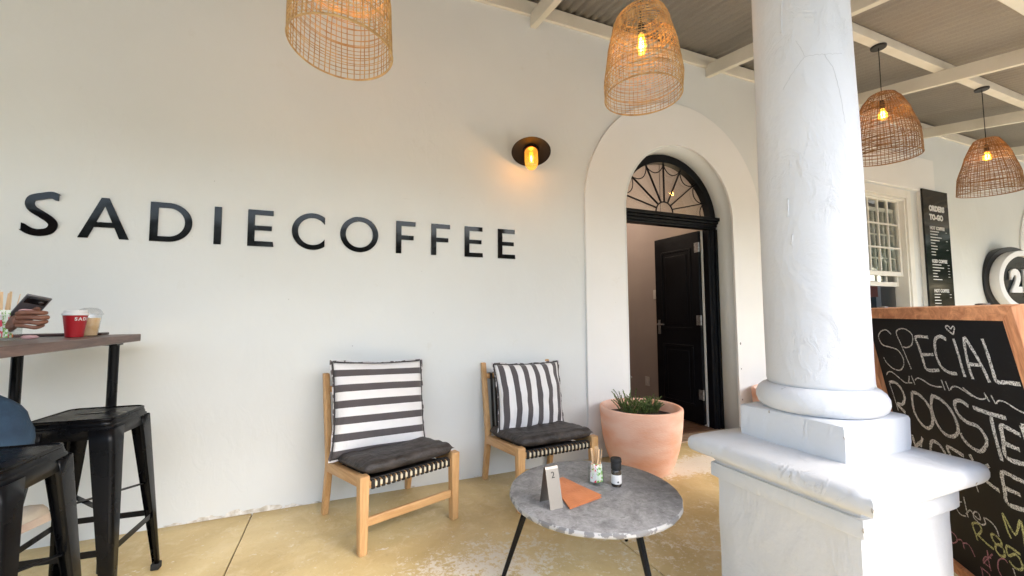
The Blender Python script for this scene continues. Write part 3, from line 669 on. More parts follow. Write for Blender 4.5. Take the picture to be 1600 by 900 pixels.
# ------------------------------------------------------------------ wall lettering
sg = thing('wall_sign', 'large black spaced capital letters fixed along the white facade wall', 'sign', (0, WY, 1.57))
Hh, T = .222, .036
def poly_letter(ch, x0, x1):
    W = x1-x0; t = T; m = Hh*.5
    if ch == 'I': return [[(x0, 0), (x1, 0), (x1, Hh), (x0, Hh)]]
    if ch == 'E': return [[(x0, 0), (x1, 0), (x1-.004, t*.86), (x0+t, t*.86), (x0+t, m-t*.38), (x1-.012, m-t*.38), (x1-.012, m+t*.42), (x0+t, m+t*.42), (x0+t, Hh-t*.86), (x1-.004, Hh-t*.86), (x1-.004, Hh), (x0, Hh)]]
    if ch == 'F': return [[(x0, 0), (x0+t, 0), (x0+t, m-t*.45), (x1-.012, m-t*.45), (x1-.012, m+t*.38), (x0+t, m+t*.38), (x0+t, Hh-t*.86), (x1, Hh-t*.86), (x1, Hh), (x0, Hh)]]
    if ch == 'A':
        c = (x0+x1)/2; a = .021; lean = (W/2-a)/Hh
        zb0, zb1 = .060, .088
        il = lambda z: x0+t*1.12+(c-(x0+t*1.12))*z/(Hh*.80)
        ir = lambda z: x1-t*1.12-((x1-t*1.12)-c)*z/(Hh*.80)
        return [[(x0, 0), (x0+t*1.12, 0), (il(zb0), zb0), (ir(zb0), zb0), (x1-t*1.12, 0), (x1, 0), (c+.016, Hh), (c-.016, Hh)], [(il(zb1), zb1), (ir(zb1), zb1), (c, Hh*.80)]]
    if ch == 'O': 
        c = (x0+x1)/2; r = W/2; rz = Hh/2+.006
        return [[(c+r*math.cos(R(a)), Hh/2+rz*math.sin(R(a))) for a in range(0, 360, 6)], [(c+(r-T*.95)*math.cos(R(a)), Hh/2+(rz-T*.85)*math.sin(R(a))) for a in range(0, 360, 6)]]
    if ch == 'C':
        rz = Hh/2+.006; r = rz; c = x0+r; out = []; xe = x1
        ang = math.degrees(math.acos(min(1, (xe-c)/r)))
        o = [(c+r*math.cos(R(a)), Hh/2+rz*math.sin(R(a))) for a in [ang+(360-2*ang)*i/44 for i in range(45)]]
        ri, rzi = r-T*.95, rz-T*.85; ai = math.degrees(math.acos(min(1, (xe-c)/ri))) if (xe-c) < ri else 10
        i_ = [(c+ri*math.cos(R(a)), Hh/2+rzi*math.sin(R(a))) for a in [360-ai-(360-2*ai)*i/44 for i in range(45)]]
        return [o+i_]
    if ch == 'D':
        cx = x1-Hh/2*1.0; r = x1-cx
        o = [(x0, 0), (cx, 0)]+[(cx+r*math.cos(R(a)), Hh/2+Hh/2*math.sin(R(a))) for a in range(-84, 85, 6)]+[(cx, Hh), (x0, Hh)]
        ri, rzi = r-T*.95, Hh/2-T*.82
        i_ = [(x0+T, T*.82), (cx, T*.82)]+[(cx+ri*math.cos(R(a)), Hh/2+rzi*math.sin(R(a))) for a in range(-84, 85, 6)]+[(cx, Hh-T*.82), (x0+T, Hh-T*.82)]
        return [o, i_]
    if ch == 'S':
        cl = smooth_path([(.95, .905, 0), (.78, .965, 0), (.52, .985-.06, 0), (.27, .86, 0), (.215, .73, 0), (.30, .61, 0), (.52, .50, 0), (.76, .37, 0), (.84, .25, 0), (.74, .12, 0), (.50, .065, 0), (.25, .095, 0), (.03, .20, 0)], 7)
        cl = [Vector((x0+p.x*W, p.y*Hh, 0)) for p in cl]; a_, b_ = [], []
        for i, p in enumerate(cl):
            d = (cl[min(i+1, len(cl)-1)]-cl[max(i-1, 0)]).normalized(); n_ = Vector((-d.y, d.x, 0)); k = .5*T*(1.0 if i else .85)
            if i == 0 or i == len(cl)-1: n_ = Vector((0, 1 if n_.y > 0 else -1, 0))
            a_.append((p+n_*k)[:2]); b_.append((p-n_*k)[:2])
        return [a_+b_[::-1]]
EXT = [(-1.536, -1.386), (-1.312, -1.099), (-1.01, -.816), (-.711, -.675), (-.542, -.404), (-.307, -.12), (-.029, .207), (.322, .452), (.562, .696), (.804, .944), (1.061, 1.202)]
for ch, (a, b) in zip('SADIECOFFEE', EXT):
    bm = from_curve(poly_letter(ch, a, b), .005); to_wall(bm, 0, WY-.0045, 1.570)
    link('letter', bm, letter_m, sg)

# ------------------------------------------------------------------ wall lamp
sx, sy, sz = 1.262, 2.70, 2.365
wl = thing('wall_lamp', 'black dish shaded wall lamp with an amber glass glowing on the bare wall', 'lamp', (sx, WY, sz))
bm = BM(); lathe(bm, [(.001, -.006), (.032, -.006), (.032, .0), (.03, .004), (.001, .004)], (sx, WY-.008, sz+.07), 24, Matrix.Rotation(R(90), 3, 'X')); link('wall_plate_disc', bm, dark_m, wl, smooth=True)
tilt = Matrix.Rotation(R(24), 3, Vector((0, 0, -1)).cross(Vector((-.38, -.92, 0))))
top = Vector((sx, sy, sz))
bm = BM(); pts = smooth_path([(sx, WY-.012, sz+.07), (sx, WY-.045, sz+.10), (sx, WY-.08, sz+.115), (sx+.004, sy+.06, sz+.105), tuple(top+tilt @ Vector((0, 0, .055)))], 5); tube(bm, pts, .008, 8); link('gooseneck', bm, dark_m, wl, smooth=True)
bm = BM(); lathe(bm, [(.03, .055), (.034, .05), (.036, .02), (.05, .012), (.10, -.003), (.143, -.022), (.145, -.026), (.143, -.027), (.10, -.009), (.05, .004), (.034, .006), (.001, .006)], top, 48, tilt, cap=False); link('dish_shade', bm, mat('black_brown_enamel', (.006, .005, .005), (.012, .008, .006), 3, rough=.45, spec=.2), wl, smooth=True)
bm = BM(); lathe(bm, [(.046, .004), (.050, -.004), (.050, -.018), (.046, -.020)], top, 32, tilt); link('collar', bm, mat('brass', (.40, .20, .08), rough=.35, metal=1), wl, smooth=True)
bm = BM(); lathe(bm, [(.044, -.01), (.048, -.03), (.049, -.11), (.046, -.145), (.036, -.168), (.018, -.180), (.001, -.183)], top, 32, tilt, cap=False); link('amber_glass', bm, amber_m, wl, smooth=True)
bm = BM(); lathe(bm, [(.001, -.03), (.012, -.035), (.016, -.06), (.017, -.09), (.012, -.118), (.001, -.125)], top, 16, tilt); link('bulb', bm, bulb_m, wl, smooth=True)
bm = BM()
for dx in (-.006, 0, .006): tube(bm, [tuple(top+tilt @ Vector((dx*.5, 0, -.06))), tuple(top+tilt @ Vector((dx, 0, -.085))), tuple(top+tilt @ Vector((dx*.5, 0, -.115)))], .0022, 5)
link('filament', bm, filament_m, wl)
lamp_point('wall_lamp_light', tuple(top+tilt @ Vector((0, 0, -.1))), .26, .02, (1, .72, .42), wl)

# ------------------------------------------------------------------ woven pendant lamps
PUR = roof_z(1.93)-.091
def pendant(label, x, z0, z1, prof, mtl, seed, dense=None, py=1.93, tiltv=(0, 0), nr=30, nv=46, long_bulb=False, power=3.0):
    rnd = random.Random(seed); t = thing('pendant_lamp', label, 'lamp', (x, py, z0), 0, 'woven basket pendant lamps under the veranda roof')
    bm = BM(); lathe(bm, [(.001, -.018), (.052, -.018), (.055, -.012), (.055, -.0005), (.001, -.0005)], (0, 0, PUR-z0), 28); link('canopy', bm, dark_m, t, local=True, smooth=True)
    zb = z1-z0-.10 if not long_bulb else z1-z0-.12
    bm = BM(); tube(bm, [(0, 0, PUR-z0-.018), (0, 0, zb+.05)], .0032, 6); link('cord', bm, rubber_m, t, local=True)
    bm = BM(); lathe(bm, [(.001, .06), (.012, .058), (.018, .045), (.02, .0), (.016, -.012), (.001, -.012)], (0, 0, zb), 16); link('lamp_holder', bm, dark_m, t, local=True, smooth=True)
    bh = .14 if long_bulb else .105; br = .03 if long_bulb else .036
    bm = BM(); lathe(bm, [(.012, -.012), (.018, -.03), (br, -bh*.62), (br*.9, -bh*.85), (br*.5, -bh), (.001, -bh-.006)], (0, 0, zb), 18, cap=False); bulb = link('bulb', bm, bulb_m, t, local=True, smooth=True)
    bm = BM()
    for k in range(5):
        a = R(72*k); tube(bm, [(.006*math.cos(a), .006*math.sin(a), zb-.035), (.013*math.cos(a), .013*math.sin(a), zb-bh*.55), (.006*math.cos(a), .006*math.sin(a), zb-bh*.85)], .0016, 4)
    link('filament', bm, filament_m, bulb, local=True)
    H_ = z1-z0; tx, ty = tiltv
    def rad(u):       # u 0 bottom .. 1 top
        for (a, ra), (b, rb) in zip(prof[:-1], prof[1:]):
            if a <= u <= b: s = (u-a)/(b-a); s = s*s*(3-2*s)*.4+s*.6; return ra+(rb-ra)*s
        return prof[-1][1]
    def P(u, a):
        r = rad(u)*(1+.022*math.sin(a*2+seed)+.016*math.sin(a*3+u*5+seed*2)); zz = u*H_+.012*math.sin(a+seed)*(1-u)
        return Vector((r*math.cos(a)+tx*(1-u), r*math.sin(a)+ty*(1-u), zz))
    bm = BM(); N = 56
    for i in range(nv):       # uprights, often doubled and never quite straight
        a0 = 2*math.pi*(i+rnd.uniform(-.2, .2))/nv; tw = rnd.uniform(-.05, .05); ns = 9
        tube(bm, [P(j/ns, a0+tw*j/ns+rnd.uniform(-.008, .008)) for j in range(ns+1)], rnd.uniform(.0019, .0026), 4)
    for j in range(nr):
        u = (j+rnd.uniform(-.25, .25))/nr; u = min(max(u, .004), .995); amp = rnd.uniform(.004, .016); ph = rnd.uniform(0, 6.28); f = rnd.choice((1, 1, 2))
        tube(bm, [P(min(max(u+amp*math.sin(f*2*math.pi*k/N+ph), 0), 1), 2*math.pi*k/N) for k in range(N)], rnd.uniform(.0017, .0026), 4, True)
    if dense:
        for (ua, ub, cnt) in dense:
            for j in range(cnt):
                u = rnd.uniform(ua, ub); amp = rnd.uniform(.003, .02); ph = rnd.uniform(0, 6.28); a0 = rnd.uniform(0, 6.28); span = rnd.uniform(2.5, 6.2)
                tube(bm, [P(min(max(u+amp*math.sin(span*k/24+ph), 0), 1), a0+span*k/24) for k in range(25)], rnd.uniform(.0012, .002), 3)
    for u, rr in ((0.0, .0042), (.998, .003), (.16, .0022)):
        tube(bm, [P(u+(.01*math.sin(2*2*math.pi*k/N+seed) if u == .16 else 0), 2*math.pi*k/N) for k in range(N)], rr, 6, True)
    # crown: spokes closing the top
    top_ = P(1, 0).z
    for i in range(14):
        a = 2*math.pi*i/14; p = P(1, a); tube(bm, [p, (p.x*.5, p.y*.5, top_+.012), (p.x*.08, p.y*.08, top_+.014)], .0016, 4)
    for q in (.3, .55, .78):
        tube(bm, [(P(1, 2*math.pi*k/28).x*q, P(1, 2*math.pi*k/28).y*q, top_+.012) for k in range(28)], .0014, 4, True)
    link('basket_shade', bm, mtl, t, local=True)
    lamp_point('pendant_light', (x, py, z0+zb-.07), power*.22, .03, (1, .58, .24), t)
    return t
pendant('golden basket pendant lamp cut by the top edge of the picture, above the letters', -.03, 2.335, 3.0, [(0, .222), (.35, .218), (.7, .185), (.9, .15), (1, .115)], cane2_m, 11, [(.42, 1.0, 34), (.2, .5, 6)], power=5.5, nv=52, nr=32)
pendant('tall basket pendant lamp in front of the arch with a long yellow bulb', 1.65, 2.462, 2.985, [(0, .222), (.2, .228), (.5, .205), (.85, .165), (.95, .145), (1, .12)], cane2_m, 23, [(.62, 1.0, 26), (.1, .3, 4)], long_bulb=True, nv=50, nr=32)
pendant('reddish brown basket pendant lamp hanging just right of the column', 4.16, 2.445, 2.97, [(0, .225), (.35, .222), (.7, .175), (.9, .13), (1, .09)], cane_m, 37, [(.15, .5, 9), (.7, 1, 12)], nv=54, nr=34)
pendant('brown basket pendant lamp hanging above the chalkboard at the far right', 5.93, 2.335, 2.865, [(0, .232), (.3, .222), (.7, .165), (.9, .12), (1, .09)], cane_m, 51, [(.1, .55, 11), (.7, 1, 12)], nv=54, nr=34)

# ------------------------------------------------------------------ menu board, round sign
MX0, MX1, MZ0, MZ1 = 6.82, 7.43, .80, 2.735
mb = thing('menu_board', 'tall narrow glossy black menu board reading ORDERS TO-GO on the wall', 'menu board', ((MX0+MX1)/2, WY, MZ0))
bm = BM(); bx(bm, MX0, MX1, WY-.066, WY-.0465, MZ0, MZ1); link('panel', bm, mat('glossy_black_panel', (.004, .005, .007), rough=.08, spec=.25), mb, bevel=.003)
ty_ = WY-.068
def wall_text(s, x, z, size, m_, off=.004, sp=1.05, name='lettering', parent=mb, y=ty_):
    bm = from_curve(None, .002, s, size, off, 'LEFT', sp); to_wall(bm, x, y, z); return link(name, bm, m_, parent)
white_m = mat('white_vinyl', (.75, .75, .74), rough=.5)
wall_text('ORDERS', MX0+.13, 2.46, .095, white_m, .006); wall_text('TO-GO', MX0+.13, 2.345, .095, white_m, .006)
bars_bm = BM(); rnd = random.Random(5)
for head, z, n_, x in (('HOT COFFEE', 2.215, 9, MX0+.12), ('ICED COFFEE', 1.785, 6, MX0+.12), ('HOT COFFEE', 1.405, 6, MX0+.12)):
    wall_text(head, x, z, .058, white_m, .002)
    for i in range(n_):
        ln = rnd.choice((.12, .15, .17, .10, .21, .27)); bx(bars_bm, x+.0, x+ln, ty_-.0008, ty_+.0008, z-.032-i*.038, z-.026-i*.038+.004)
        if rnd.random() < .3: bx(bars_bm, MX1-.12, MX1-.08, ty_-.0008, ty_+.0008, z-.030-i*.038, z-.024-i*.038)
link('menu_lines', bars_bm, white_m, mb, kind='stuff')

rs = thing('round_sign', 'round white ring sign numbered 21 standing proud of a black disc', 'sign', (8.86, 2.72, 1.585), R(-15))
def drum(bm, r0, r1, ya, yb, n=56):
    pr = [(r0, ya), (r1, ya), (r1, yb), (r0, yb)]; M = Matrix.Rotation(R(90), 3, 'X')
    rings = []
    for (r, y) in pr: rings.append([bm.verts.new((r*math.cos(2*math.pi*k/n), y, r*math.sin(2*math.pi*k/n))) for k in range(n)])
    for i in range(4):
        for k in range(n): bm.faces.new((rings[i][k], rings[i][(k+1) % n], rings[(i+1) % 4][(k+1) % n], rings[(i+1) % 4][k]))
bm = BM(); lathe(bm, [(.001, .05), (.49, .05), (.495, .045), (.495, -.045), (.49, -.05), (.001, -.05)], (0, 0.05, 0), 64, Matrix.Rotation(R(90), 3, 'X')); link('backing_disc', bm, mat('black_sign_case', (.01, .011, .014), rough=.3), rs, local=True, smooth=True)
bm = BM(); drum(bm, .35, .425, -.115, -.002); link('ring', bm, glow_white_m, rs, local=True, smooth=True, bevel=.004)
bm = BM(); lathe(bm, [(.001, .004), (.348, .004), (.348, -.004), (.001, -.004)], (0, -.06, 0), 56, Matrix.Rotation(R(90), 3, 'X')); link('face', bm, mat('dark_mirror_face', (.03, .035, .04), rough=.12), rs, local=True, smooth=True)
bm = from_curve(None, .03, '21', .42, .022, 'CENTER', 1.0); bmesh.ops.transform(bm, matrix=Matrix.Translation((-.03, -.085, -.145)) @ Matrix.Rotation(R(90), 4, 'X') @ Matrix.Diagonal((.78, 1, 1, 1)), verts=bm.verts); link('numeral', bm, glow_white_m, rs, local=True)
bm = BM()
for x in (-.2, .2): bx(bm, x-.02, x+.02, .101, .17, -.02, .02)
link('bracket', bm, dark_m, rs, local=True)

# ------------------------------------------------------------------ chalkboard
Pc = Vector((1.848, .568, 1.170)); tv = Vector((.649205, .760614, 0)); ev = Vector((-.132079, .112733, .984808)); nv_ = Vector((-.749058, .639342, -.173648))
Mb = Matrix((( -tv.x, -nv_.x, ev.x, Pc.x), (-tv.y, -nv_.y, ev.y, Pc.y), (-tv.z, -nv_.z, ev.z, Pc.z), (0, 0, 0, 1)))   # x right, y away from the reader, z up
cbd = thing('chalkboard', 'wooden framed pavement chalkboard with a chalked special in big white capitals', 'chalkboard', (2.15, .93, 0))
BW, BH = .965, 1.185
def bpart(name, bm, m_, par=cbd, **k):
    bmesh.ops.transform(bm, matrix=Mb, verts=bm.verts); return link(name, bm, m_, par, **k)
fw = .047
bm = BM(); bx(bm, -BW+.02, -.02, .006, .016, -BH+.06, -.02); bpart('slate_panel', bm, board_m)
for nme, a in (('top', 0), ('bottom', 1)):
    bm = BM(); zt = 0 if a == 0 else -BH+fw+.03
    v = [(-BW, zt), (0, zt), (-fw, zt-fw), (-BW+fw, zt-fw)]
    if a: v = [(-BW+fw, zt), (-fw, zt), (-fw, zt-fw), (-BW+fw, zt-fw)]
    f0 = [bm.verts.new((x, -.012, z)) for x, z in v]; f1 = [bm.verts.new((x, .022, z)) for x, z in v]
    bm.faces.new(f0); bm.faces.new(f1[::-1])
    for i in range(4): bm.faces.new((f0[i], f0[(i+1) % 4], f1[(i+1) % 4], f1[i]))
    bpart('frame_rail', bm, pine[0], bevel=.002)
for s in (0, 1):
    bm = BM(); xo = 0 if s == 0 else -BW; xi = xo-fw if s == 0 else xo+fw
    v = [(xo, -.001), (xi, -fw-.001), (xi, -BH), (xo, -BH)]
    f0 = [bm.verts.new((x, -.0125, z)) for x, z in v]; f1 = [bm.verts.new((x, .0215, z)) for x, z in v]
    bm.faces.new(f0); bm.faces.new(f1[::-1])
    for i in range(4): bm.faces.new((f0[i], f0[(i+1) % 4], f1[(i+1) % 4], f1[i]))
    bpart('frame_stile', bm, pine[2], bevel=.002)
# rear panel of the sandwich board, hinged along the top and opened out
hz = Matrix.Translation((0, .045, -.012)) @ Matrix.Rotation(R(14), 4, 'X')
def rpart(name, bm, m_, **k):
    bmesh.ops.transform(bm, matrix=hz, verts=bm.verts); return bpart(name, bm, m_, **k)
bm = BM(); bx(bm, -BW+.02, -.02, .0, .01, -BH+.06, -.02); rpart('rear_panel', bm, board_m)
for x0 in (-BW, -fw):
    bm = BM(); bx(bm, x0, x0+fw, -.012, .022, -1.25, 0); rpart('frame_stile', bm, pine[2], bevel=.003)
bm = BM(); bx(bm, -BW+fw+.0005, -fw-.0005, -.011, .021, -fw, 0); rpart('frame_rail', bm, pine[0], bevel=.003)
for x0 in (-BW+.15, -.2):
    bm = BM(); bx(bm, x0, x0+.05, .0225, .034, -.03, .004); bpart('hinge', bm, hinge_m)
CHALK={'white':[[(0.736,0.123),(0.768,0.104),(0.820,0.114),(0.854,0.142),(0.838,0.178),(0.777,0.186),(0.719,0.194),(0.692,0.225),(0.701,0.260),(0.744,0.290),(0.801,0.289),(0.845,0.266),(0.859,0.242)],[(0.651,0.273),(0.664,0.218),(0.678,0.162),(0.689,0.113),(0.645,0.094),(0.599,0.098),(0.572,0.122),(0.594,0.160),(0.637,0.177),(0.668,0.176)],[(0.470,0.123),(0.552,0.126),(0.549,0.167),(0.546,0.224),(0.539,0.261),(0.459,0.253)],[(0.550,0.200),(0.468,0.192)],[(0.365,0.126),(0.392,0.115),(0.427,0.128),(0.445,0.163),(0.451,0.205),(0.436,0.241),(0.399,0.255),(0.361,0.254)],[(0.324,0.120),(0.322,0.168),(0.323,0.223),(0.322,0.260)],[(0.318,0.105),(0.344,0.085),(0.345,0.075),(0.330,0.073),(0.322,0.083),(0.308,0.074),(0.301,0.079),(0.318,0.105)],[(0.284,0.262),(0.286,0.211),(0.268,0.116),(0.243,0.154),(0.223,0.204),(0.209,0.262)],[(0.283,0.209),(0.224,0.206)],[(0.183,0.112),(0.179,0.163),(0.179,0.220),(0.176,0.253),(0.130,0.250),(0.083,0.248)],[(0.877,0.330),(0.854,0.313),(0.820,0.309),(0.769,0.329),(0.733,0.344),(0.703,0.340),(0.683,0.308)],[(0.698,0.340),(0.673,0.337)],[(0.666,0.305),(0.656,0.341)],[(0.646,0.321),(0.622,0.308),(0.587,0.312),(0.550,0.324),(0.510,0.326),(0.473,0.321)],[(0.464,0.291),(0.459,0.331)],[(0.441,0.294),(0.434,0.329)],[(0.426,0.324),(0.408,0.310),(0.380,0.306),(0.346,0.316),(0.313,0.328)],[(0.352,0.303),(0.295,0.330),(0.250,0.323),(0.250,0.304),(0.237,0.332)],[(0.221,0.306),(0.211,0.335)],[(0.207,0.332),(0.195,0.321),(0.167,0.319),(0.132,0.333),(0.098,0.341)],[(0.873,0.361),(0.865,0.415),(0.859,0.500)],[(0.868,0.364),(0.817,0.358),(0.780,0.379),(0.770,0.419),(0.805,0.457),(0.851,0.466),(0.800,0.495)],[(0.694,0.382),(0.653,0.382),(0.610,0.407),(0.592,0.451),(0.612,0.503),(0.657,0.529),(0.698,0.515),(0.721,0.475),(0.714,0.423),(0.698,0.383)],[(0.556,0.371),(0.509,0.375),(0.466,0.401),(0.446,0.444),(0.453,0.489),(0.498,0.521),(0.551,0.519),(0.581,0.477),(0.582,0.420),(0.553,0.370)],[(0.351,0.372),(0.381,0.359),(0.414,0.365),(0.429,0.388),(0.418,0.420),(0.383,0.437),(0.334,0.439),(0.310,0.464),(0.313,0.495),(0.356,0.534),(0.400,0.533),(0.433,0.513),(0.441,0.491)],[(0.328,0.371),(0.266,0.375),(0.184,0.375)],[(0.251,0.383),(0.259,0.449),(0.262,0.537)],[(0.145,0.419),(0.184,0.410),(0.217,0.408),(0.226,0.455),(0.236,0.517),(0.161,0.515)],[(0.219,0.468),(0.168,0.471)],[(0.131,0.386),(0.128,0.424),(0.131,0.477),(0.135,0.534)],[(0.129,0.385),(0.097,0.384),(0.085,0.405),(0.100,0.436),(0.133,0.450),(0.113,0.526)],[(0.753,0.634),(0.715,0.586)],[(0.795,0.595),(0.794,0.667),(0.790,0.697)],[(0.733,0.608),(0.797,0.658),(0.742,0.701)],[(0.678,0.626),(0.658,0.590),(0.634,0.578),(0.600,0.584),(0.578,0.615),(0.586,0.649),(0.632,0.673),(0.671,0.663),(0.678,0.626)],[(0.462,0.584),(0.548,0.575),(0.545,0.617),(0.543,0.657),(0.469,0.661)],[(0.544,0.622),(0.480,0.614)],[(0.424,0.566),(0.416,0.589),(0.410,0.644)],[(0.335,0.577),(0.409,0.627),(0.349,0.653),(0.320,0.658)],[(0.184,0.581),(0.222,0.580),(0.278,0.581),(0.292,0.645),(0.296,0.692),(0.221,0.682)],[(0.283,0.635),(0.225,0.634)],[(0.439,0.682),(0.437,0.709)],[(0.561,0.796),(0.593,0.812),(0.611,0.837),(0.594,0.858),(0.559,0.851)],[(0.538,0.767),(0.544,0.823),(0.547,0.849)],[(0.554,0.840),(0.521,0.811),(0.503,0.824),(0.474,0.825),(0.474,0.802),(0.497,0.807),(0.510,0.833),(0.479,0.844),(0.450,0.829),(0.447,0.806),(0.414,0.807),(0.396,0.822),(0.394,0.847)],[(0.767,1.139),(0.729,1.127),(0.709,1.134)],[(0.772,1.172),(0.734,1.177)],[(0.369,0.943),(0.367,0.968)]],
'yellow':[[(0.528,0.927),(0.530,0.899),(0.530,0.866),(0.493,0.849),(0.485,0.868),(0.513,0.898),(0.528,0.903)],[(0.517,0.900),(0.480,0.913),(0.445,0.917)],[(0.434,0.858),(0.414,0.852),(0.393,0.860),(0.392,0.873),(0.421,0.887),(0.435,0.877),(0.434,0.858)],[(0.421,0.887),(0.392,0.886),(0.393,0.913),(0.419,0.926),(0.434,0.912),(0.421,0.887)],[(0.310,0.865),(0.365,0.865),(0.373,0.902),(0.333,0.877),(0.316,0.893),(0.323,0.920),(0.355,0.935),(0.377,0.922)],[(0.332,0.824),(0.339,0.799),(0.337,0.742),(0.307,0.798),(0.261,0.731),(0.266,0.781),(0.275,0.830)]],
'pink':[[(0.705,0.975),(0.675,0.979),(0.672,1.001),(0.711,1.029),(0.713,1.013)],[(0.676,1.000),(0.638,0.981),(0.634,1.014),(0.631,0.990),(0.594,0.979),(0.577,1.014)],[(0.486,0.943),(0.496,0.986),(0.499,1.024)],[(0.476,0.966),(0.509,0.979),(0.531,1.009),(0.500,1.011)],[(0.462,0.944),(0.534,1.015)],[(0.388,0.936),(0.402,0.929),(0.434,0.950),(0.452,0.989),(0.446,1.012)],[(0.558,1.043),(0.556,1.057),(0.562,1.078)],[(0.558,1.043),(0.519,1.045),(0.516,1.053)]]}

def ribbon(bm, pts, w_):
    P_ = smooth_path([(-a, 0, -b) for a, b in pts], 5); rnd2 = random.Random(len(P_)); prev = None
    for i, p in enumerate(P_):
        d = (P_[min(i+1, len(P_)-1)]-P_[max(i-1, 0)]); 
        if d.length < 1e-6: continue
        d.normalize(); n_ = Vector((-d.z, 0, d.x)); k = w_*(.5+rnd2.uniform(-.09, .09))
        cur_ = (bm.verts.new(p+n_*k+Vector((0, .0052-i*2e-6, 0))), bm.verts.new(p-n_*k+Vector((0, .0052-i*2e-6, 0))))
        if prev: bm.faces.new((prev[0], cur_[0], cur_[1], prev[1]))
        prev = cur_
for col_, strokes in CHALK.items():
    for i, s in enumerate(strokes):
        big = col_ == 'white' and i in (2, 3, 4, 5, 7, 8, 9) ; mid = col_ == 'white' and 21 <= i <= 40
        wd = .0125 if big else (.0145 if mid else (.0085 if col_ == 'yellow' else .0052))
        bm = BM(); ribbon(bm, s, wd); bpart('chalk_stroke', bm, chalks[col_], solid=.0004)
# ------------------------------------------------------------------ lounge chairs
def quadbar(bm, a, b, wa, wb):      # axis aligned square-ish post between two points, sections stay horizontal
    ra = [bm.verts.new((a[0]+sx*wa[0]/2, a[1]+sy*wa[1]/2, a[2])) for sx, sy in ((-1, -1), (1, -1), (1, 1), (-1, 1))]
    rb = [bm.verts.new((b[0]+sx*wb[0]/2, b[1]+sy*wb[1]/2, b[2])) for sx, sy in ((-1, -1), (1, -1), (1, 1), (-1, 1))]
    for i in range(4): bm.faces.new((ra[i], ra[(i+1) % 4], rb[(i+1) % 4], rb[i]))
    bm.faces.new(ra[::-1]); bm.faces.new(rb)
def make_chair(label, loc, rz):
    t = thing('lounge_chair', label, 'chair', loc, rz, 'low oak lounge chairs against the wall')
    hw, fy, by = .262, -.262, .262
    for s in (-1, 1):
        bm = BM(); quadbar(bm, (s*hw, fy, 0), (s*hw, fy, .372), (.040, .042), (.050, .052)); link('front_leg', bm, oak[2], t, local=True, bevel=.006)
        # back leg rakes back to the floor and the post above it reclines
        bm = BM(); prof = [(by+.028, 0, .040), (by-.03, .285, .050), (by-.028, .335, .050), (by+.008, .52, .042), (by+.058, .805, .034)]
        L_ = [bm.verts.new((s*hw+dx, y+w_/2*dy, z)) for (y, z, w_) in prof for dx, dy in ((-.017, -1), (.017, -1), (.017, 1), (-.017, 1))]
        for i in range(len(prof)-1):
            for k in range(4): bm.faces.new((L_[4*i+k], L_[4*i+(k+1) % 4], L_[4*i+4+(k+1) % 4], L_[4*i+4+k]))
        bm.faces.new(L_[:4][::-1]); bm.faces.new(L_[-4:])
        link('back_post', bm, oak[2], t, local=True, bevel=.006)
        bm = BM(); bar(bm, (s*hw, fy+.026, .338), (s*hw, by-.03, .288), .034, .056); link('side_rail', bm, oak[1], t, local=True, bevel=.005)
    bm = BM(); bx(bm, -hw+.026, hw-.026, fy-.013, fy+.015, .304, .340); link('front_rail', bm, oak[0], t, local=True, bevel=.005)
    bm = BM(); bx(bm, -hw+.0175, hw-.0175, by-.045, by-.02, .262, .302); link('back_rail', bm, oak[0], t, local=True, bevel=.005)
    bm = BM(); bar(bm, (-hw+.021, fy+.002, .145), (hw-.021, fy+.002, .145), .022, .042); link('front_stretcher', bm, oak[0], t, local=True, bevel=.005)
    bm = BM(); bx(bm, -hw+.0175, hw-.0175, by+.022, by+.045, .695, .73); link('back_top_rail', bm, oak[0], t, local=True, bevel=.005)
    # cord binding on the front rail: black leather straps with pale cord between
    bm = BM(); n = 17
    for i in range(n):
        x = -hw+.045+(2*hw-.09)*i/(n-1)
        box(bm, (x, fy, .322), (.0190, .038, .044))
    link('strap_wrap', bm, strap_m, t, local=True, bevel=.004, kind='stuff')
    bm = BM()
    for i in range(n-1):
        x = -hw+.045+(2*hw-.09)*(i+.5)/(n-1); box(bm, (x, fy, .324), (.0125, .044, .024))
    link('pale_cord_wrap', bm, cord_nat_m, t, local=True, bevel=.004, kind='stuff')
    bm = BM()
    for i in range(n):        # straps running back under the cushion, sagging
        x = -hw+.045+(2*hw-.09)*i/(n-1); P_ = [(x, fy-.0+.52*j/8, .345-.058*j/8-.045*math.sin(math.pi*j/8)) for j in range(9)]
        for a, b in zip(P_[:-1], P_[1:]): bar(bm, a, b, .022, .003, upv=(0, 0, 1))
    for j in range(1, 12):
        y = fy+.52*j/12; z = .349-.058*j/12-.045*math.sin(math.pi*j/12)
        box(bm, (0, y, z), (2*hw-.036, .024, .003))
    link('woven_seat', bm, strap_m, t, local=True, kind='stuff')
    bm = BM()
    for i in range(15):
        x = -hw+.045+(2*hw-.09)*i/14; a = (x, by-.03, .32); b = (x, by+.016, .71); bar(bm, a, b, .018, .003, upv=(0, 1, .2)); box(bm, (x, by+.0335, .7125), (.018, .030, .042))
    link('woven_back', bm, strap_m, t, local=True, kind='stuff')
    return t
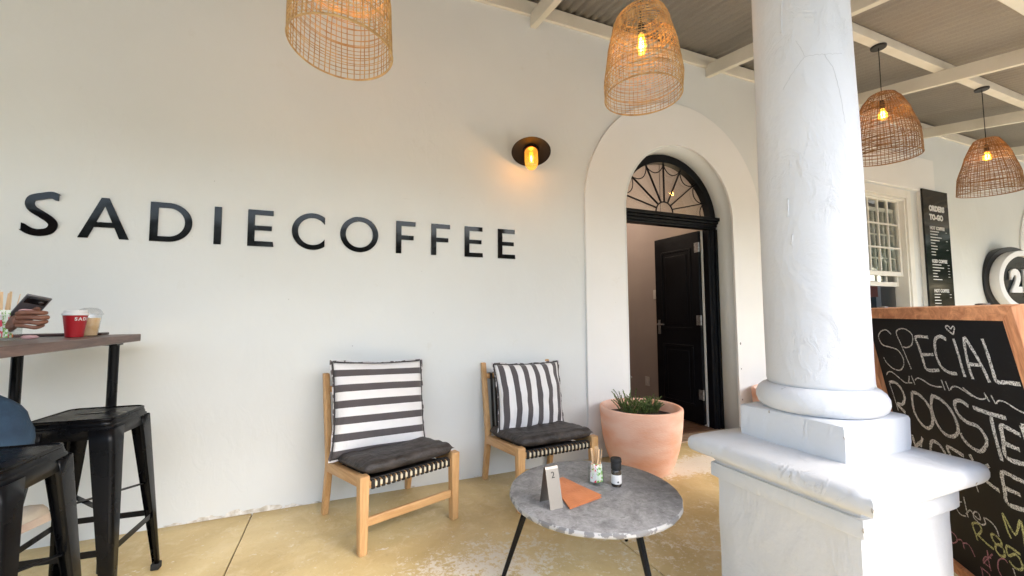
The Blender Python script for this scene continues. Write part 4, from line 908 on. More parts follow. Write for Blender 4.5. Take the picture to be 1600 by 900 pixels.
def soft_pad(w_, d_, h_, seed, nx=22, ny=22, sag=.012, roll=1.0, wrinkle=.006):
    """seat cushion: rounded slab with a fat front edge and creases"""
    bm = BM(); top, bot = {}, {}
    for i in range(nx+1):
        for j in range(ny+1):
            u, v = -1+2*i/nx, -1+2*j/ny
            e = (max(0, 1-abs(u)**7)*max(0, 1-abs(v)**9))**.32
            n_ = mnoise.noise(Vector((u*2.3+seed, v*2.3, seed)))+.5*mnoise.noise(Vector((u*6+seed, v*5, 2)))
            crease = -.010*math.exp(-((v+.62)/.06)**2)
            z = h_/2*e*(1+.16*n_)-sag*(1-u*u)*(1-v*v)+crease*(1-abs(u)**4)+wrinkle*mnoise.noise(Vector((u*9+seed, v*4, 5)))
            fx = 1-.03*abs(v)**3; x, y = u*w_/2*fx, v*d_/2*(1-.03*abs(u)**3)
            edge = i in (0, nx) or j in (0, ny)
            top[i, j] = bm.verts.new((x, y, z if not edge else 0)); bot[i, j] = top[i, j] if edge else bm.verts.new((x, y, -h_/2*e))
    for i in range(nx):
        for j in range(ny):
            bm.faces.new((top[i, j], top[i+1, j], top[i+1, j+1], top[i, j+1]))
            q = [bot[i, j], bot[i, j+1], bot[i+1, j+1], bot[i+1, j]]
            if len(set(q)) == 4:
                try: bm.faces.new(q)
                except ValueError: pass
    return bm
def pillow(w_, h_, t_, seed, n=30, flange=.016, curl=0.02):
    """scatter cushion standing in its XZ plane, front towards -Y; uv carries the stripes"""
    bm = BM(); uvl = bm.loops.layers.uv.new('uv'); F, Bk = {}, {}; UV = {}
    for i in range(n+1):
        for j in range(n+1):
            u, v = -1+2*i/n, -1+2*j/n
            k = (1-abs(u)**2.6)*(1-abs(v)**2.6); e = max(0, k)**.55
            # corners stay out, sides draw in
            sx = 1-.055*(1-v*v)*abs(u)**3; sz = 1-.05*(1-u*u)*abs(v)**3
            wr = mnoise.noise(Vector((u*3+seed, v*3, seed)))*.010+mnoise.noise(Vector((u*8+seed, v*5, 1)))*.004
            rad_ = .006*math.sin(9*math.atan2(v, u)+seed)*max(0, (u*u+v*v)-.35)
            x, z = u*w_/2*sx, v*h_/2*sz
            y = -(t_/2*e+(wr+rad_)*min(1, e*2)); by_ = (t_/2*.8*e)
            off = curl*(v*v)*(1 if v > 0 else .3)+.012*mnoise.noise(Vector((u*1.5, v*1.5, seed*3)))
            edge = i in (0, n) or j in (0, n)
            F[i, j] = bm.verts.new((x, (0 if edge else y)+off, z)); Bk[i, j] = F[i, j] if edge else bm.verts.new((x, by_+off, z))
    uvv = lambda a, b: (a/n, b/n)
    for i in range(n):
        for j in range(n):
            for D_, order in ((F, ((i, j), (i+1, j), (i+1, j+1), (i, j+1))), (Bk, ((i, j), (i, j+1), (i+1, j+1), (i+1, j)))):
                q = [D_[o] for o in order]
                try: f = bm.faces.new(q)
                except ValueError: continue
                for l, o in zip(f.loops, order): l[uvl].uv = uvv(*o)
    edge_loop = [F[i, 0].co.copy() for i in range(n)]+[F[n, j].co.copy() for j in range(n)]+[F[n-i, n].co.copy() for i in range(n)]+[F[0, n-j].co.copy() for j in range(n)]
    return bm, edge_loop
def put_pillow(label, chair, w_, h_, t_, seed, mtl, lx, ly, lz, lean, rollz, yawz, pipe_m):
    bm, el = pillow(w_, h_, t_, seed)
    t = thing('striped_cushion', label, 'cushion', tuple((MW[chair] @ Vector((lx, ly, lz))).to_tuple()), 0, 'striped scatter cushions')
    t.rotation_euler = (R(lean), R(rollz), chair.rotation_euler.z+R(yawz)); t.rotation_mode = 'XYZ'
    link('cover', bm, mtl, t, local=True, smooth='all')
    bm = BM(); tube(bm, el, .0055, 6, True); link('piping', bm, pipe_m, t, local=True, smooth='all')
    # a thin flange beyond the seam
    bm = BM(); n_ = len(el); A = []; B = []
    for i, p in enumerate(el):
        o_ = Vector((p.x, 0, p.z)).normalized(); cx_ = max(abs(p.x)/(w_/2), abs(p.z)/(h_/2)); k = .014+.004*math.sin(i*.9)
        sgn = Vector((math.copysign(min(1, (abs(p.x)/(w_/2))**8), p.x), 0, math.copysign(min(1, (abs(p.z)/(h_/2))**8), p.z)))
        A.append(bm.verts.new(p)); B.append(bm.verts.new(p+sgn*k+Vector((0, .004*math.sin(i*.7), 0))))
    for i in range(n_): bm.faces.new((A[i], A[(i+1) % n_], B[(i+1) % n_], B[i]))
    link('flange', bm, mat('pale_flange_cloth', (.60, .58, .58), (.12, .10, .10), 26, rough=.9, lo=.49, hi=.51), t, local=True, solid=.002)
    return t
ch1 = make_chair('low oak lounge chair holding the big horizontally striped cushion', (.265, 2.517, 0), R(19.4))
ch2 = make_chair('low oak lounge chair nearer the arch holding the vertically striped cushion', (1.222, 2.553, 0), R(3.5))
for c, lab, sd_, grp in ((ch1, 'dark leather seat cushion under the horizontally striped cushion', 1.3, 0), (ch2, 'dark leather seat cushion under the vertically striped cushion', 4.1, 0)):
    bm = soft_pad(.53, .53, .070, sd_); s = tag(link('seat_cushion', bm, cushion_m, local=True, smooth='all'), lab, 'cushion', 'dark leather seat cushions')
    s.location = MW[c] @ Vector((0, -.022, .372)); s.rotation_euler = (R(-5.5), 0, c.rotation_euler.z)
put_pillow('large cushion with broad horizontal grey and white stripes on the left chair', ch1, .56, .535, .15, 2.0, str_h, .0, .135, .607, -13, 3, -4, mat('charcoal_piping', (.05, .045, .045), rough=.9))
put_pillow('smaller cushion with vertical grey and white stripes on the right chair', ch2, .53, .46, .14, 5.5, str_v, .02, .130, .578, -11, 1.5, 3, mat('charcoal_piping', (.05, .045, .045)))

# ------------------------------------------------------------------ coffee table and what stands on it
TX, TY, TZ = 1.02, 1.575, .39
tb = thing('coffee_table', 'round grey concrete coffee table with chipped rim on splayed black legs', 'table', (TX, TY, 0))
def chip(a, z): return 1+.006*mnoise.noise(Vector((math.cos(a)*9, math.sin(a)*9, z*60)))-.012*max(0, mnoise.noise(Vector((math.cos(a)*5+3, math.sin(a)*5, 1)))-.25)
RT = .362
bm = BM(); lathe(bm, [(.001, TZ), (.20, TZ), (RT-.008, TZ), (RT-.003, TZ-.002)], n=120, jit=chip, cap=False); link('tabletop', bm, tbl_m, tb, local=True, smooth=True)
bm = BM(); lathe(bm, [(RT-.0031, TZ-.002), (RT, TZ-.006), (RT+.001, TZ-.017), (RT-.003, TZ-.023), (RT-.012, TZ-.027), (.001, TZ-.028)], n=120, jit=chip, cap=False); link('table_rim', bm, rim_m, tb, local=True, smooth=True)
for k, a in enumerate((33, 153, 273)):
    ca, sa = math.cos(R(a)), math.sin(R(a)); bm = BM()
    tube(bm, [(ca*.27, sa*.27, TZ-.029), (ca*.395, sa*.395, .004)], .0145, 14, r2=.009); link('leg', bm, stool_m, tb, local=True, smooth=True)
    bm = BM(); box(bm, (ca*.262, sa*.262, TZ-.032), (.10, .06, .005), Matrix.Rotation(R(a), 3, 'Z')); link('mounting_plate', bm, dark_m, tb, local=True)
def flat(x, y, z=TZ): return Vector((x, y, z))
# steel number tent
a0 = Vector((.763, 1.566, 0)); a1 = Vector((.817, 1.476, 0))      # foot of the face towards the camera, left and right
wv = (a1-a0); wl_ = wv.length; wv.normalize(); bv = Vector((-wv.y, wv.x, 0))   # bv points away from the reader
if bv.y < 0: bv = -bv
# the face in view is the short side turned to the right; the sheet is folded over the top
ns_ = thing('number_stand', 'folded steel table number stand engraved with a 2', 'table number', (.79, 1.52, TZ))
c0 = flat(.838, 1.462); dirw = Vector((.90, -.43, 0)).normalized(); nrm = Vector((-.43, -.90, 0)).normalized(); Wd, Ht, Sp = .058, .152, .085
c0 = flat(.758, 1.472); dirw = Vector((1, .05, 0)).normalized(); nrm = Vector((.05, -1, 0)).normalized()
bm = BM(); prof = [(0, 0)]
path = [(-.0, 0.0)]
sec = [(0, 0), (Sp*.42, Ht*.93), (Sp*.47, Ht*.985), (Sp*.52, Ht), (Sp*.58, Ht*.985), (Sp*.62, Ht*.93), (Sp, 0)]
for (d_, z_) in sec: pass
A = [bm.verts.new(c0-nrm*d_+Vector((0, 0, z_+.0005))) for d_, z_ in sec]; B = [bm.verts.new(c0-nrm*d_+dirw*Wd+Vector((0, 0, z_+.0005))) for d_, z_ in sec]
for i in range(len(sec)-1): bm.faces.new((A[i], B[i], B[i+1], A[i+1]))
link('folded_sheet', bm, steel_m, ns_, solid=.0012)
bm = from_curve(None, .0006, '2', .034, .0, 'CENTER')
tl = math.atan2(Ht*.93, Sp*.42); zax = (-nrm*math.cos(tl)+Vector((0, 0, math.sin(tl)))).normalized(); yn = dirw.cross(zax)
Mt = Matrix(((dirw.x, zax.x, yn.x, 0), (dirw.y, zax.y, yn.y, 0), (dirw.z, zax.z, yn.z, 0), (0, 0, 0, 1)))
o_ = c0+dirw*Wd*.52+zax*(Ht*.74)+yn*.0012; Mt.translation = o_
bmesh.ops.transform(bm, matrix=Mt, verts=bm.verts); link('numeral', bm, dark_m, ns_)
# tan leather menu folder
fo = thing('menu_folder', 'folded tan leather menu lying flat beside the steel number stand', 'menu', (.9, 1.57, TZ))
cn = [flat(.806, 1.497), flat(.841, 1.443), flat(1.001, 1.484), flat(.949, 1.725), flat(.885, 1.70)]
cn = [Vector((.830, 1.447, 0)), Vector((1.003, 1.486, 0)), Vector((.955, 1.728, 0)), Vector((.875, 1.70, 0))]
def sheet(z0, th, k=0.0, lift=0.0):
    bm = BM(); n = 12; up_, dn_ = {}, {}
    for i in range(n+1):
        for j in range(n+1):
            u, v = i/n, j/n; p = (cn[0]*(1-u)+cn[1]*u)*(1-v)+(cn[3]*(1-u)+cn[2]*u)*v
            zz = TZ+z0+.0015*mnoise.noise(Vector((u*3, v*3, k)))+lift*(max(0, u-.5)**2)*4*(1-v)
            up_[i, j] = bm.verts.new((p.x, p.y, zz+th)); dn_[i, j] = bm.verts.new((p.x, p.y, zz))
    for i in range(n):
        for j in range(n): bm.faces.new((up_[i, j], up_[i+1, j], up_[i+1, j+1], up_[i, j+1])); bm.faces.new((dn_[i, j], dn_[i, j+1], dn_[i+1, j+1], dn_[i+1, j]))
    per = [(i, 0) for i in range(n)]+[(n, j) for j in range(n)]+[(n-i, n) for i in range(n)]+[(0, n-j) for j in range(n)]
    for a, b in zip(per, per[1:]+per[:1]): bm.faces.new((dn_[a], dn_[b], up_[b], up_[a]))
    return bm
link('lower_leaf', sheet(.0025, .0022, 1), leather_m, fo, smooth=True, bevel=.0006); link('upper_leaf', sheet(.0062, .0022, 2, .006), leather_m, fo, smooth=True, bevel=.0006)
# glass of sachets and stirring sticks
def sachet_glass(x, y, z, r, h, label, sticks_n, sl, seed, square=False):
    rnd = random.Random(seed); g = thing('sachet_jar', label, 'jar', (x, y, z))
    n = 4 if square else 28; M = Matrix.Rotation(R(45+12), 3, 'Z') if square else None; rr = r*1.3 if square else r
    bm = BM(); lathe(bm, [(.001, .0006), (rr*.95, .0006), (rr, .004), (rr*1.04, h)], n=n, M=M, cap=False); link('glass', bm, jar_m, g, local=True, smooth=not square, bevel=.002 if square else 0)
    k = 12
    for i in range(k):
        a = 2*math.pi*i/k+rnd.uniform(-.2, .2); q = r*rnd.uniform(.35, .62); hh = h*rnd.uniform(1.0, 1.16); ww = r*.85
        Mr = Matrix.Rotation(a+math.pi/2+rnd.uniform(-.4, .4), 3, 'Z') @ Matrix.Rotation(R(rnd.uniform(-7, 7)), 3, 'Y') @ Matrix.Rotation(R(rnd.uniform(-4, 4)), 3, 'X')
        bm = BM(); box(bm, Vector((x+q*math.cos(a), y+q*math.sin(a), z+.008+hh/2)), (ww, .0028, hh-.006), Mr)
        s = link('sugar_sachet', bm, sach[rnd.choice((0, 0, 1, 2))], bevel=.001); tag(s, 'printed paper sugar sachet packed upright in the '+('small glass on the coffee table' if not square else 'square glass on the bar table'), 'sachet', 'sachets in the '+('coffee table glass' if not square else 'bar table glass'))
    for i in range(sticks_n):
        a = rnd.uniform(0, 6.28); q = r*rnd.uniform(.05, .42); b_ = Vector((x+q*math.cos(a), y+q*math.sin(a), z+.009)); tp = b_+Vector((rnd.uniform(-.02, .02)+.3*q*math.cos(a), rnd.uniform(-.015, .015)+.3*q*math.sin(a), sl*rnd.uniform(.93, 1.03)))
        bm = BM(); bar(bm, b_, tp, .0062, .0022, upv=(rnd.uniform(-1, 1), rnd.uniform(-1, 1), 0))
        s = link('wooden_stirrer', bm, stick_m, bevel=.0005); tag(s, 'pale wooden stirring stick standing among sachets in the '+('glass on the coffee table' if not square else 'glass on the bar table'), 'stirrer', 'stirrers in the '+('coffee table glass' if not square else 'bar table glass'))
    return g
sachet_glass(1.068, 1.625, TZ, .034, .078, 'small clear glass of sachets and stirring sticks on the round coffee table', 13, .148, 4)
# pepper grinder
pg = thing('spice_grinder', 'small glass spice grinder with black cap and white label', 'grinder', (1.135, 1.565, TZ))
gl_m = mat('dark_spice_glass', (.03, .025, .022), (.10, .08, .06), 90, rough=.08)
bm = BM(); lathe(bm, [(.001, .0005), (.0195, .0005), (.022, .004), (.022, .064), (.018, .072), (.001, .072)], n=28); link('glass_body', bm, gl_m, pg, local=True, smooth=True)
bm = BM(); lathe(bm, [(.0224, .014), (.0226, .0145), (.0226, .052), (.0224, .0525)], n=28, cap=False); link('label', bm, paper_m, pg, local=True, smooth=True)
bm = BM(); box(bm, (-.007, -.0222, .024), (.007, .001, .006)); link('printed_mark', bm, dark_m, pg, local=True)
bm = BM(); lathe(bm, [(.001, .0722), (.021, .0722), (.0225, .075), (.0225, .098), (.021, .101), (.0235, .103), (.0240, .106), (.0240, .117), (.022, .121), (.001, .121)], n=28); link('grinder_cap', bm, rubber_m, pg, local=True, smooth=True)

# ------------------------------------------------------------------ terracotta planters
def planter(label, x, y, seed, plants=True):
    p = thing('terracotta_planter', label, 'planter', (x, y, 0), 0, 'terracotta planters beside the door')
    j = lambda a, z: 1+.006*mnoise.noise(Vector((math.cos(a)*1.5+seed, math.sin(a)*1.5, z*4)))
    prof = [(.001, .001), (.195, .001), (.205, .008), (.235, .07), (.262, .15), (.282, .24), (.293, .33), (.299, .41), (.301, .445), (.299, .456), (.291, .462), (.279, .461), (.272, .452), (.270, .42), (.262, .38), (.001, .38)]
    bm = BM(); lathe(bm, prof, n=72, jit=j, cap=False); link('pot', bm, terra_m, p, local=True, smooth=True)
    bm = BM(); lathe(bm, [(.268, .385), (.2, .40), (.1, .405), (.001, .402)], n=40, jit=lambda a, z: 1, cap=False)
    for v in bm.verts: v.co.z += .012*mnoise.noise(Vector(v.co)*18)
    so = link('potting_soil', bm, soil_m, p, local=True, smooth='all')
    return p
p1 = planter('large terracotta planter of rosemary at the left foot of the arch', 2.08, 2.55, 1)
p2 = planter('terracotta planter at the right of the doorway, mostly hidden behind the column', 3.76, 2.56, 6)
def rosemary(label, cx, cy, z, seed, ns, hh, spread, group=None):
    rnd = random.Random(seed); t = thing('rosemary_plant', label, 'plant', (cx, cy, z), 0, group)
    lb, sb = BM(), BM()
    for s in range(ns):
        a = rnd.uniform(0, 6.28); l = hh*rnd.uniform(.45, 1.0); lean = rnd.uniform(.05, .8)*spread; P_ = []; ob = rnd.uniform(0, 6.28); rb_ = .075*math.sqrt(rnd.random())*spread; ox, oy = rb_*math.cos(ob), rb_*math.sin(ob); a = ob+rnd.uniform(-1, 1)
        for i in range(9):
            q = i/8; P_.append(Vector((ox+math.cos(a)*lean*l*q*(.6+.6*q)+rnd.uniform(-.003, .003), oy+math.sin(a)*lean*l*q*(.6+.6*q)+rnd.uniform(-.003, .003), l*q*(1-.12*lean*q))))
        tube(sb, P_, .0022, 4, r2=.0009)
        for i in range(int(120*l/.12)):
            q = rnd.uniform(.12, 1); f = q*8; i0 = min(int(f), 7); p = P_[i0].lerp(P_[i0+1], f-i0); d = (P_[i0+1]-P_[i0]).normalized()
            b = rnd.uniform(0, 6.28); x_ = d.cross(Vector((0, 0, 1))); x_ = x_.normalized() if x_.length > .01 else Vector((1, 0, 0)); y_ = d.cross(x_)
            o = (x_*math.cos(b)+y_*math.sin(b))*.85+d*.75; o.normalize(); ln = rnd.uniform(.008, .015)*(1.15-.5*q); sd_ = o.cross(d).normalized()*.0017
            v = [lb.verts.new(p-sd_), lb.verts.new(p+o*ln*.5-sd_*1.3), lb.verts.new(p+o*ln), lb.verts.new(p+o*ln*.5+sd_*1.3), lb.verts.new(p+sd_)]
            lb.faces.new(v)
    link('foliage', lb, [leaf_m], t, local=True); link('stem', sb, mat('woody_stem', (.20, .15, .08), rough=.9), t, local=True)
    return t
rosemary('upright rosemary plant at the left side of the planter', 1.985, 2.56, .398, 3, 48, .185, .85)
rosemary('low bushy rosemary plant at the right side of the planter', 2.15, 2.57, .398, 8, 85, .135, 1.15)
rosemary('small rosemary plant in the half hidden planter', 3.80, 2.60, .398, 13, 9, .045, .6)
bm = BM(); lathe(bm, [(.0, -.03), (.02, -.028), (.034, -.012), (.036, .006), (.026, .026), (.001, .034)], (2.075, 2.60, .432), 14, jit=lambda a, z: 1+.15*mnoise.noise(Vector((a, z*30, 2)))); tag(link('clay_shard', bm, terra_m, smooth='all'), 'rounded clay shard lying between the two rosemary plants', 'shard')

# ------------------------------------------------------------------ bar table
BX1, BY1, BT = -.962, 2.70, 1.06
bt = thing('bar_table', 'tall dark wood bar table on black metal posts by the wall', 'table', (-1.25, 1.95, 0))
npl = 4; pw = .44/npl
for i in range(npl):
    bm = BM(); x0 = BX1-pw*(i+1); bx(bm, x0+.0006, x0+pw-.0006, .95, BY1, BT-.036, BT-.0004*(i % 2)); link('top_board', bm, bar_m, bt, bevel=.003)
for (x, y) in ((-.988, 2.50), (-1.315, 2.50), (-.988, 1.12), (-1.315, 1.12)):
    bm = BM(); tube(bm, [(x, y, .0), (x, y, BT-.044)], .019, 14); link('leg', bm, stool_m, bt, smooth=True)
for y in (2.50, 1.12):
    bm = BM(); bx(bm, -1.34, -.967, y-.03, y+.03, BT-.0435, BT-.037); link('top_bracket', bm, stool_m, bt)
bm = BM(); tube(bm, [(-1.315, 2.5, .25), (-1.315, 1.12, .25)], .011, 8); link('foot_rail', bm, stool_m, bt)

# ------------------------------------------------------------------ metal stools
def make_stool(label, loc, rz):
    t = thing('bar_stool', label, 'stool', loc, rz, 'black metal stools at the bar table')
    a = .136; SH = .752
    def rrect(h, r, n=6):
        out = []
        for qx, qy, s0 in ((1, 1, 0), (-1, 1, 90), (-1, -1, 180), (1, -1, 270)):
            for i in range(n+1): t_ = R(s0+90*i/n); out.append((qx*(h-r)+r*math.cos(t_), qy*(h-r)+r*math.sin(t_)))
        return out
    slot = [(x*1.0, y) for x, y in [(-.045, -.011), (.045, -.011), (.052, 0), (.045, .011), (-.045, .011), (-.052, 0)]]
    bm = from_curve([rrect(a-.008, .034), slot], .0025); bmesh.ops.translate(bm, verts=bm.verts, vec=(0, 0, SH-.004)); link('seat', bm, stool_m, t, local=True)
    # rolled rim and apron under it
    bm = BM(); rim = rrect(a-.005, .036); tube(bm, [(x, y, SH-.005) for x, y in rim], .006, 8, True); link('seat_rim', bm, stool_m, t, local=True, smooth='all')
    bm = BM(); n_ = len(rim); rings = []
    for (h, z) in ((a-.002, SH-.006), (a+.002, SH-.022), (a+.002, SH-.026), (a+.006, SH-.03), (a+.010, SH-.075)): rings.append([bm.verts.new((x, y, z)) for x, y in rrect(h, .036)])
    for r0, r1 in zip(rings[:-1], rings[1:]):
        for k in range(n_): bm.faces.new((r0[k], r0[(k+1) % n_], r1[(k+1) % n_], r1[k]))
    link('apron', bm, stool_m, t, local=True, smooth=True, solid=.0018)
    ft = .192
    for sx_ in (-1, 1):
        for sy_ in (-1, 1):
            bm = BM()      # folded sheet leg: rounded corner section tapering to the foot
            rings = []
            for (q, z) in ((0, SH-.040), (.05, .66), (.5, .36), (1, .03)):
                c = (a+.0105)+(ft-(a+.0105))*(((SH-.04)-z)/(SH-.07)); wd = .078-.048*(((SH-.04)-z)/(SH-.07)); rr = .018
                sec_ = [(c-wd, c), (c-rr, c)]+[(c-rr+rr*math.sin(R(t_)), c-rr+rr*math.cos(R(t_))) for t_ in (22, 45, 68)]+[(c, c-rr), (c, c-wd)]
                # returned inner lips
                sec_ = [(c-wd, c-.014)]+sec_+[(c-.014, c-wd)]
                rings.append([bm.verts.new((sx_*x, sy_*y, z)) for x, y in sec_])
            for r0, r1 in zip(rings[:-1], rings[1:]):
                for k in range(len(r0)-1): bm.faces.new((r0[k], r0[k+1], r1[k+1], r1[k]))
            leg = link('leg', bm, stool_m, t, local=True, smooth=True, solid=.0016)
            bm = BM(); box(bm, (sx_*(ft-.014), sy_*(ft-.014), .0165), (.034, .034, .031)); link('rubber_foot', bm, rubber_m, leg, local=True, bevel=.006)
    for zr in (.26,):
        c = a+.0105+(ft-(a+.0105))*((SH-.04-zr)/(SH-.07))-.008
        for s in (-1, 1):
            bm = BM(); box(bm, (0, s*c, zr), (2*c-.03, .004, .024)); link('rung', bm, stool_m, t, local=True)
            bm = BM(); box(bm, (s*c, 0, zr), (.004, 2*c-.03, .024)); link('rung', bm, stool_m, t, local=True)
    c = a+.022
    for s in (-1, 1):
        bm = BM(); bar(bm, (-c, -s*c, .40+s*.003), (c, s*c, .40+s*.003), .020, .003); link('cross_brace', bm, stool_m, t, local=True)
    return t
make_stool('black metal stool with slotted square seat, nearer the wall', (-.958, 2.262, 0), R(-4))
make_stool('black metal stool cut by the left edge, nearest the camera', (-.945, 1.66, 0), R(-2))

# ------------------------------------------------------------------ things on the bar table
bc = thing('coffee_cup', 'red takeaway coffee cup with white lid and white capitals', 'cup', (-1.092, 2.412, BT))
bm = BM(); lathe(bm, [(.001, .002), (.027, .0005), (.029, .002), (.0395, .098), (.0405, .100), (.038, .1)], n=40, cap=False); link('paper_cup', bm, cup_red_m, bc, local=True, smooth=True)
bm = BM(); lathe(bm, [(.0425, .096), (.043, .100), (.0425, .105), (.038, .106), (.037, .116), (.035, .118), (.033, .114), (.001, .114)], n=40, cap=False); link('lid', bm, plate_m if False else mat('white_lid', (.82, .82, .82), rough=.35), bc, local=True, smooth=True)
bm = from_curve(None, .0006, 'SADIE', .019, .0007, 'LEFT', 1.3)
face = math.atan2(0-2.412, 0+1.092)      # direction from the cup to the camera
for v in bm.verts:
    u = v.co.x; h = .074+v.co.y; r = .029+(.0395-.029)*h/.098+.0004+max(0, v.co.z)*.5; a = face+(u-.002)/r; v.co = Vector((r*math.cos(a), r*math.sin(a), h))
link('lettering', bm, white_m, bc, local=True)
ic = thing('iced_coffee', 'iced coffee in a clear plastic cup with domed lid, half behind the red cup', 'cup', (-1.092, 2.525, BT))
bm = BM(); lathe(bm, [(.001, .003), (.027, .003), (.028, .005), (.0365, .084), (.001, .084)], n=32, cap=False); link('drink', bm, creamy_m, ic, local=True, smooth=True)
bm = BM(); lathe(bm, [(.001, .0005), (.0285, .0005), (.030, .003), (.0415, .102), (.0405, .102)], n=32, cap=False); link('clear_cup', bm, plastic_m, ic, local=True, smooth=True)
bm = BM(); lathe(bm, [(.046, .100), (.0465, .104), (.043, .106), (.041, .112), (.034, .124), (.022, .130), (.001, .132)], n=32, cap=False); link('domed_lid', bm, plastic_m, ic, local=True, smooth=True)
sachet_glass(-1.222, 2.235, BT, .043, .098, 'square glass of sachets and stirring sticks at the left edge of the bar table', 9, .185, 9, square=True)
bm = BM(); bar(bm, (-1.385, 2.60, BT+.006), (-1.08, 2.64, BT+.006), .11, .011); tag(link('flat_menu', bm, mat('dark_brown_leather', (.05, .022, .018), rough=.5), bevel=.003), 'thin dark menu lying flat behind the cups on the bar table', 'menu')
bm = BM(); lathe(bm, [(.001, -.016), (.012, -.012), (.018, 0), (.012, .012), (.001, .016)], (0, 0, 0), 20); bmesh.ops.transform(bm, matrix=Matrix.Translation((-1.165, 2.275, BT+.0095)) @ Matrix.Diagonal((1.6, .8, .55, 1)), verts=bm.verts); tag(link('earphone_case', bm, pink_m, smooth='all'), 'small rounded pink case lying beside the sachet glass', 'case')
# ------------------------------------------------------------------ people
def skin_obj(name, chains, m_, parent, subs=2, root=None, local=False, smooth=True, seed=0):
    """chains: lists of (point, radius); a chain may start from an index given as int into the vertex list"""
    verts, edges, rad, names = [], [], [], {}
    for ch in chains:
        prev = None
        for it in ch:
            if isinstance(it, str): prev = names[it]; continue
            p, r = it[0], it[1]; verts.append(tuple(p)); rad.append(r if isinstance(r, tuple) else (r, r)); i = len(verts)-1
            if len(it) > 2: names[it[2]] = i
            if prev is not None: edges.append((prev, i))
            prev = i
    me = bpy.data.meshes.new(name); Mi = MW[parent].inverted() if parent is not None else Matrix()
    me.from_pydata([tuple(Mi @ Vector(v)) for v in verts], edges, []); o = bpy.data.objects.new(name, me); COL.objects.link(o)
    sk = o.modifiers.new('skin', 'SKIN'); sk.use_smooth_shade = True
    # every separate island needs a root
    sv = me.skin_vertices[0].data
    for i, r in enumerate(rad): sv[i].radius = r
    starts = []; parent_ = list(range(len(verts)))
    def find(a):
        while parent_[a] != a: a = parent_[a]
        return a
    for a, b in edges: parent_[find(b)] = find(a)
    seen = set()
    for i in range(len(verts)):
        f = find(i)
        if f not in seen: seen.add(f); sv[i].use_root = True
    s = o.modifiers.new('subdivision', 'SUBSURF'); s.levels = subs; s.render_levels = subs
    if name in ('jeans', 'shirt'):
        tx = bpy.data.textures.new('cloth_folds', 'CLOUDS'); tx.noise_scale = .09; dm = o.modifiers.new('folds', 'DISPLACE'); dm.texture = tx; dm.strength = .022; dm.mid_level = .5
    me.materials.append(m_)
    if parent is not None: o.parent = parent; MW[o] = MW[parent]
    return o
H_ = Vector((-1.128, 2.20, 1.150))       # middle of the hand
cr, cu_, cf = Vector((.926, -.378, 0)), Vector((0, 0, 1)), Vector((.378, .926, 0))
hp_ = lambda r, u, f: H_+cr*r+cu_*u+cf*f
man = thing('person', 'person in blue jeans sitting at the bar table with a phone in hand', 'person', (-1.80, 2.12, 0))
fing = []
# four fingers wrap round the far edge of the phone: knuckle (left), middle joint (right), tip curled behind
for k, (u0, ln, rr) in enumerate(((.013, .063, .0092), (-.004, .076, .0096), (-.021, .068, .0090), (-.036, .046, .0078))):
    fing.append([(hp_(-.040, u0*.9, -.012), rr*1.15), (hp_(-.018, u0*.98+.002, -.017), rr*1.05), (hp_(ln*.28, u0+.005-.002*k, -.018), rr*.92), (hp_(ln*.62, u0+.003-.003*k, -.006), rr*1.1), (hp_(ln*.62+.002, u0+.002, .016), rr*.94), (hp_(ln*.40, u0+.004, .028), rr*.82)])
thumb = [(hp_(-.055, -.020, .0), .015), (hp_(-.045, .008, .020), .0125), (hp_(-.020, .028, .027), .0105), (hp_(.004, .036, .025), .0092)]
palm = [(hp_(-.040, .002, -.006), (.013, .016)), (hp_(-.052, -.012, -.002), (.017, .026)), (hp_(-.070, -.028, 0), (.019, .024)), (hp_(-.092, -.048, .0), (.020, .020)), ((-1.30, 2.20, 1.09), .027), ((-1.46, 2.22, 1.10), .036), ((-1.58, 2.30, 1.14), .040, 'elb'), ((-1.72, 2.32, 1.30), .046), ((-1.80, 2.30, 1.40), .06, 'shL'),
        ((-1.84, 2.14, 1.43), .075, 'chest'), ((-1.84, 2.13, 1.53), .05), ((-1.825, 2.13, 1.60), .052), ((-1.80, 2.13, 1.68), (.082, .095)), ((-1.80, 2.13, 1.76), (.085, .095)), ((-1.82, 2.13, 1.83), .055)]
armR = ['chest', ((-1.80, 1.95, 1.40), .06), ((-1.70, 1.86, 1.24), .046), ((-1.55, 1.84, 1.12), .038), ((-1.40, 1.90, 1.09), .030), ((-1.30, 1.95, 1.085), .024), ((-1.24, 1.98, 1.085), .028), ((-1.20, 2.0, 1.08), .018)]
torso = ['chest', ((-1.85, 2.13, 1.25), (.13, .15)), ((-1.87, 2.13, 1.02), (.12, .14)), ((-1.88, 2.13, .86), (.13, .16), 'hip')]
skin_obj('body', fing+[thumb, palm, armR, torso], skin_m, man)
